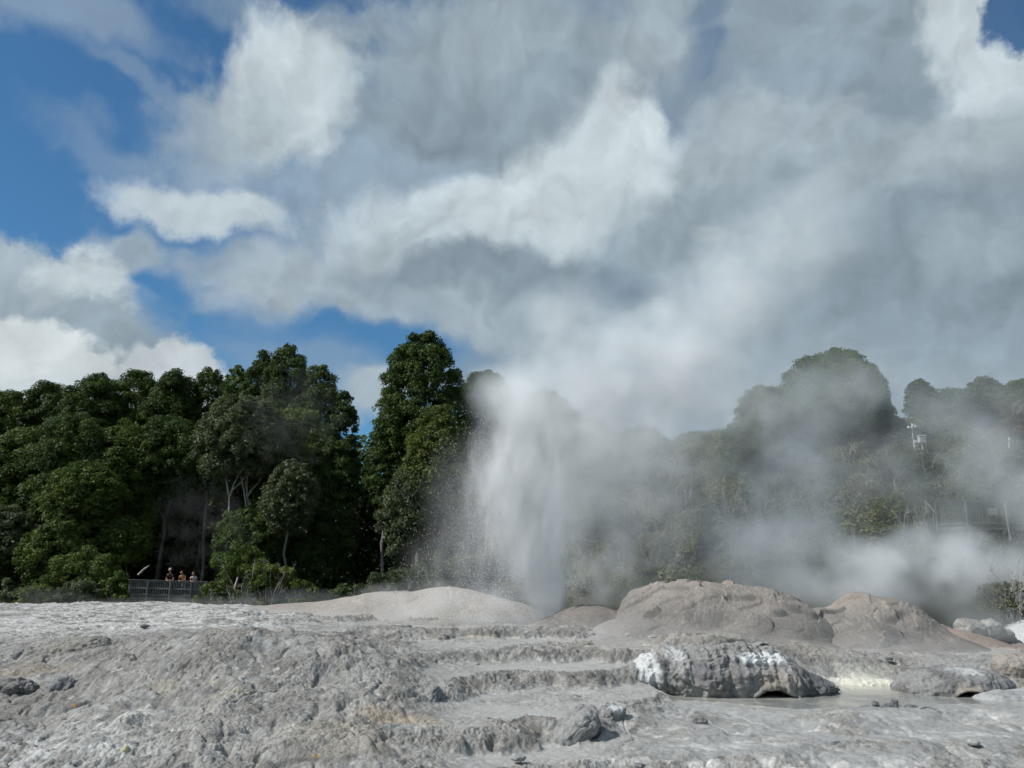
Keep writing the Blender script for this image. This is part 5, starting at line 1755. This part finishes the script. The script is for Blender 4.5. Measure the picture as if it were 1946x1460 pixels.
for px, py, rx, rz, ry, Y, d, rot in ((1290, 890, 270, 250, 1.8, 45.0, .26, 0), (1180, 860, 170, 230, 2.0, 40.5, .24, 0), (1650, 890, 320, 270, 1.8, 45.5, .15, 0), (1900, 900, 270, 250, 1.8, 45.5, .13, 0), (1600, 1090, 420, 110, 1.6, 43.0, .22, 0), (1230, 1135, 120, 55, 1.6, 38.8, .30, 0), (1480, 1125, 190, 60, 1.6, 39.0, .34, 0), (1650, 1140, 150, 60, 1.6, 38.6, .34, 0), (1820, 1150, 150, 60, 1.6, 39.2, .34, 0), (1570, 740, 330, 150, 1.8, 45.5, .13, 0), (1850, 960, 170, 100, 1.6, 46.5, .11, 0), (1870, 770, 240, 120, 1.8, 46.0, .11, 0), (1880, 1190, 110, 40, 1.4, 36.3, .22, 0)):
    puff('puff', VEIL, px, py, Y, rx, rz, ry, d, cl, -rot)
ms = empty('ground_mist', at(850, 1160, 36.6), label='thin mist blowing over the cream mound at the geyser foot', cat='mist', kind='stuff')
for px, py, rx, rz, ry, Y, d in ((830, 1145, 210, 48, 1.8, 36.8, .26), (950, 1150, 150, 56, 1.6, 36.2, .36), (720, 1168, 160, 26, 1.5, 36.5, .10)):
    puff('puff', THIN, px, py, Y, rx, rz, ry, d, ms)
ms = empty('ground_mist', at(330, 1150, 48), label='wisp of mist lying behind the white rim below the deck', cat='mist', kind='stuff')
for px, py, rx, rz, ry, Y, d in ((340, 1152, 260, 22, 1.8, 47.5, .12), (560, 1140, 140, 26, 1.6, 46.5, .10), (90, 1140, 90, 36, 1.6, 47.5, .06)):
    puff('puff', THIN, px, py, Y, rx, rz, ry, d, ms)
ms = empty('ground_mist', at(380, 1000, 53), label='faint bluish wisp in front of the shaded hollow in the forest', cat='mist', kind='stuff')
for px, py, rx, rz, ry, Y, d in ((385, 990, 130, 120, 1.6, 53.0, .022), (560, 790, 130, 130, 2.0, 53.5, .022)):
    puff('puff', THIN, px, py, Y, rx, rz, ry, d, ms)
ms = empty('ground_mist', at(1250, 1200, 31), label='thin steam drifting over the wet shelf before the mounds', cat='mist', kind='stuff')
for px, py, rx, rz, ry, Y, d in ((1120, 1195, 200, 34, 1.4, 32.0, .13), (1350, 1212, 180, 24, 1.2, 31.0, .10), (1590, 1290, 90, 40, 1.0, 27.5, .16), (1830, 1262, 140, 34, 1.2, 28.6, .12), (1700, 1225, 160, 26, 1.2, 31.0, .08)):
    puff('puff', THIN, px, py, Y, rx, rz, ry, d, ms)
print('steam', round(time.time() - T0, 1))
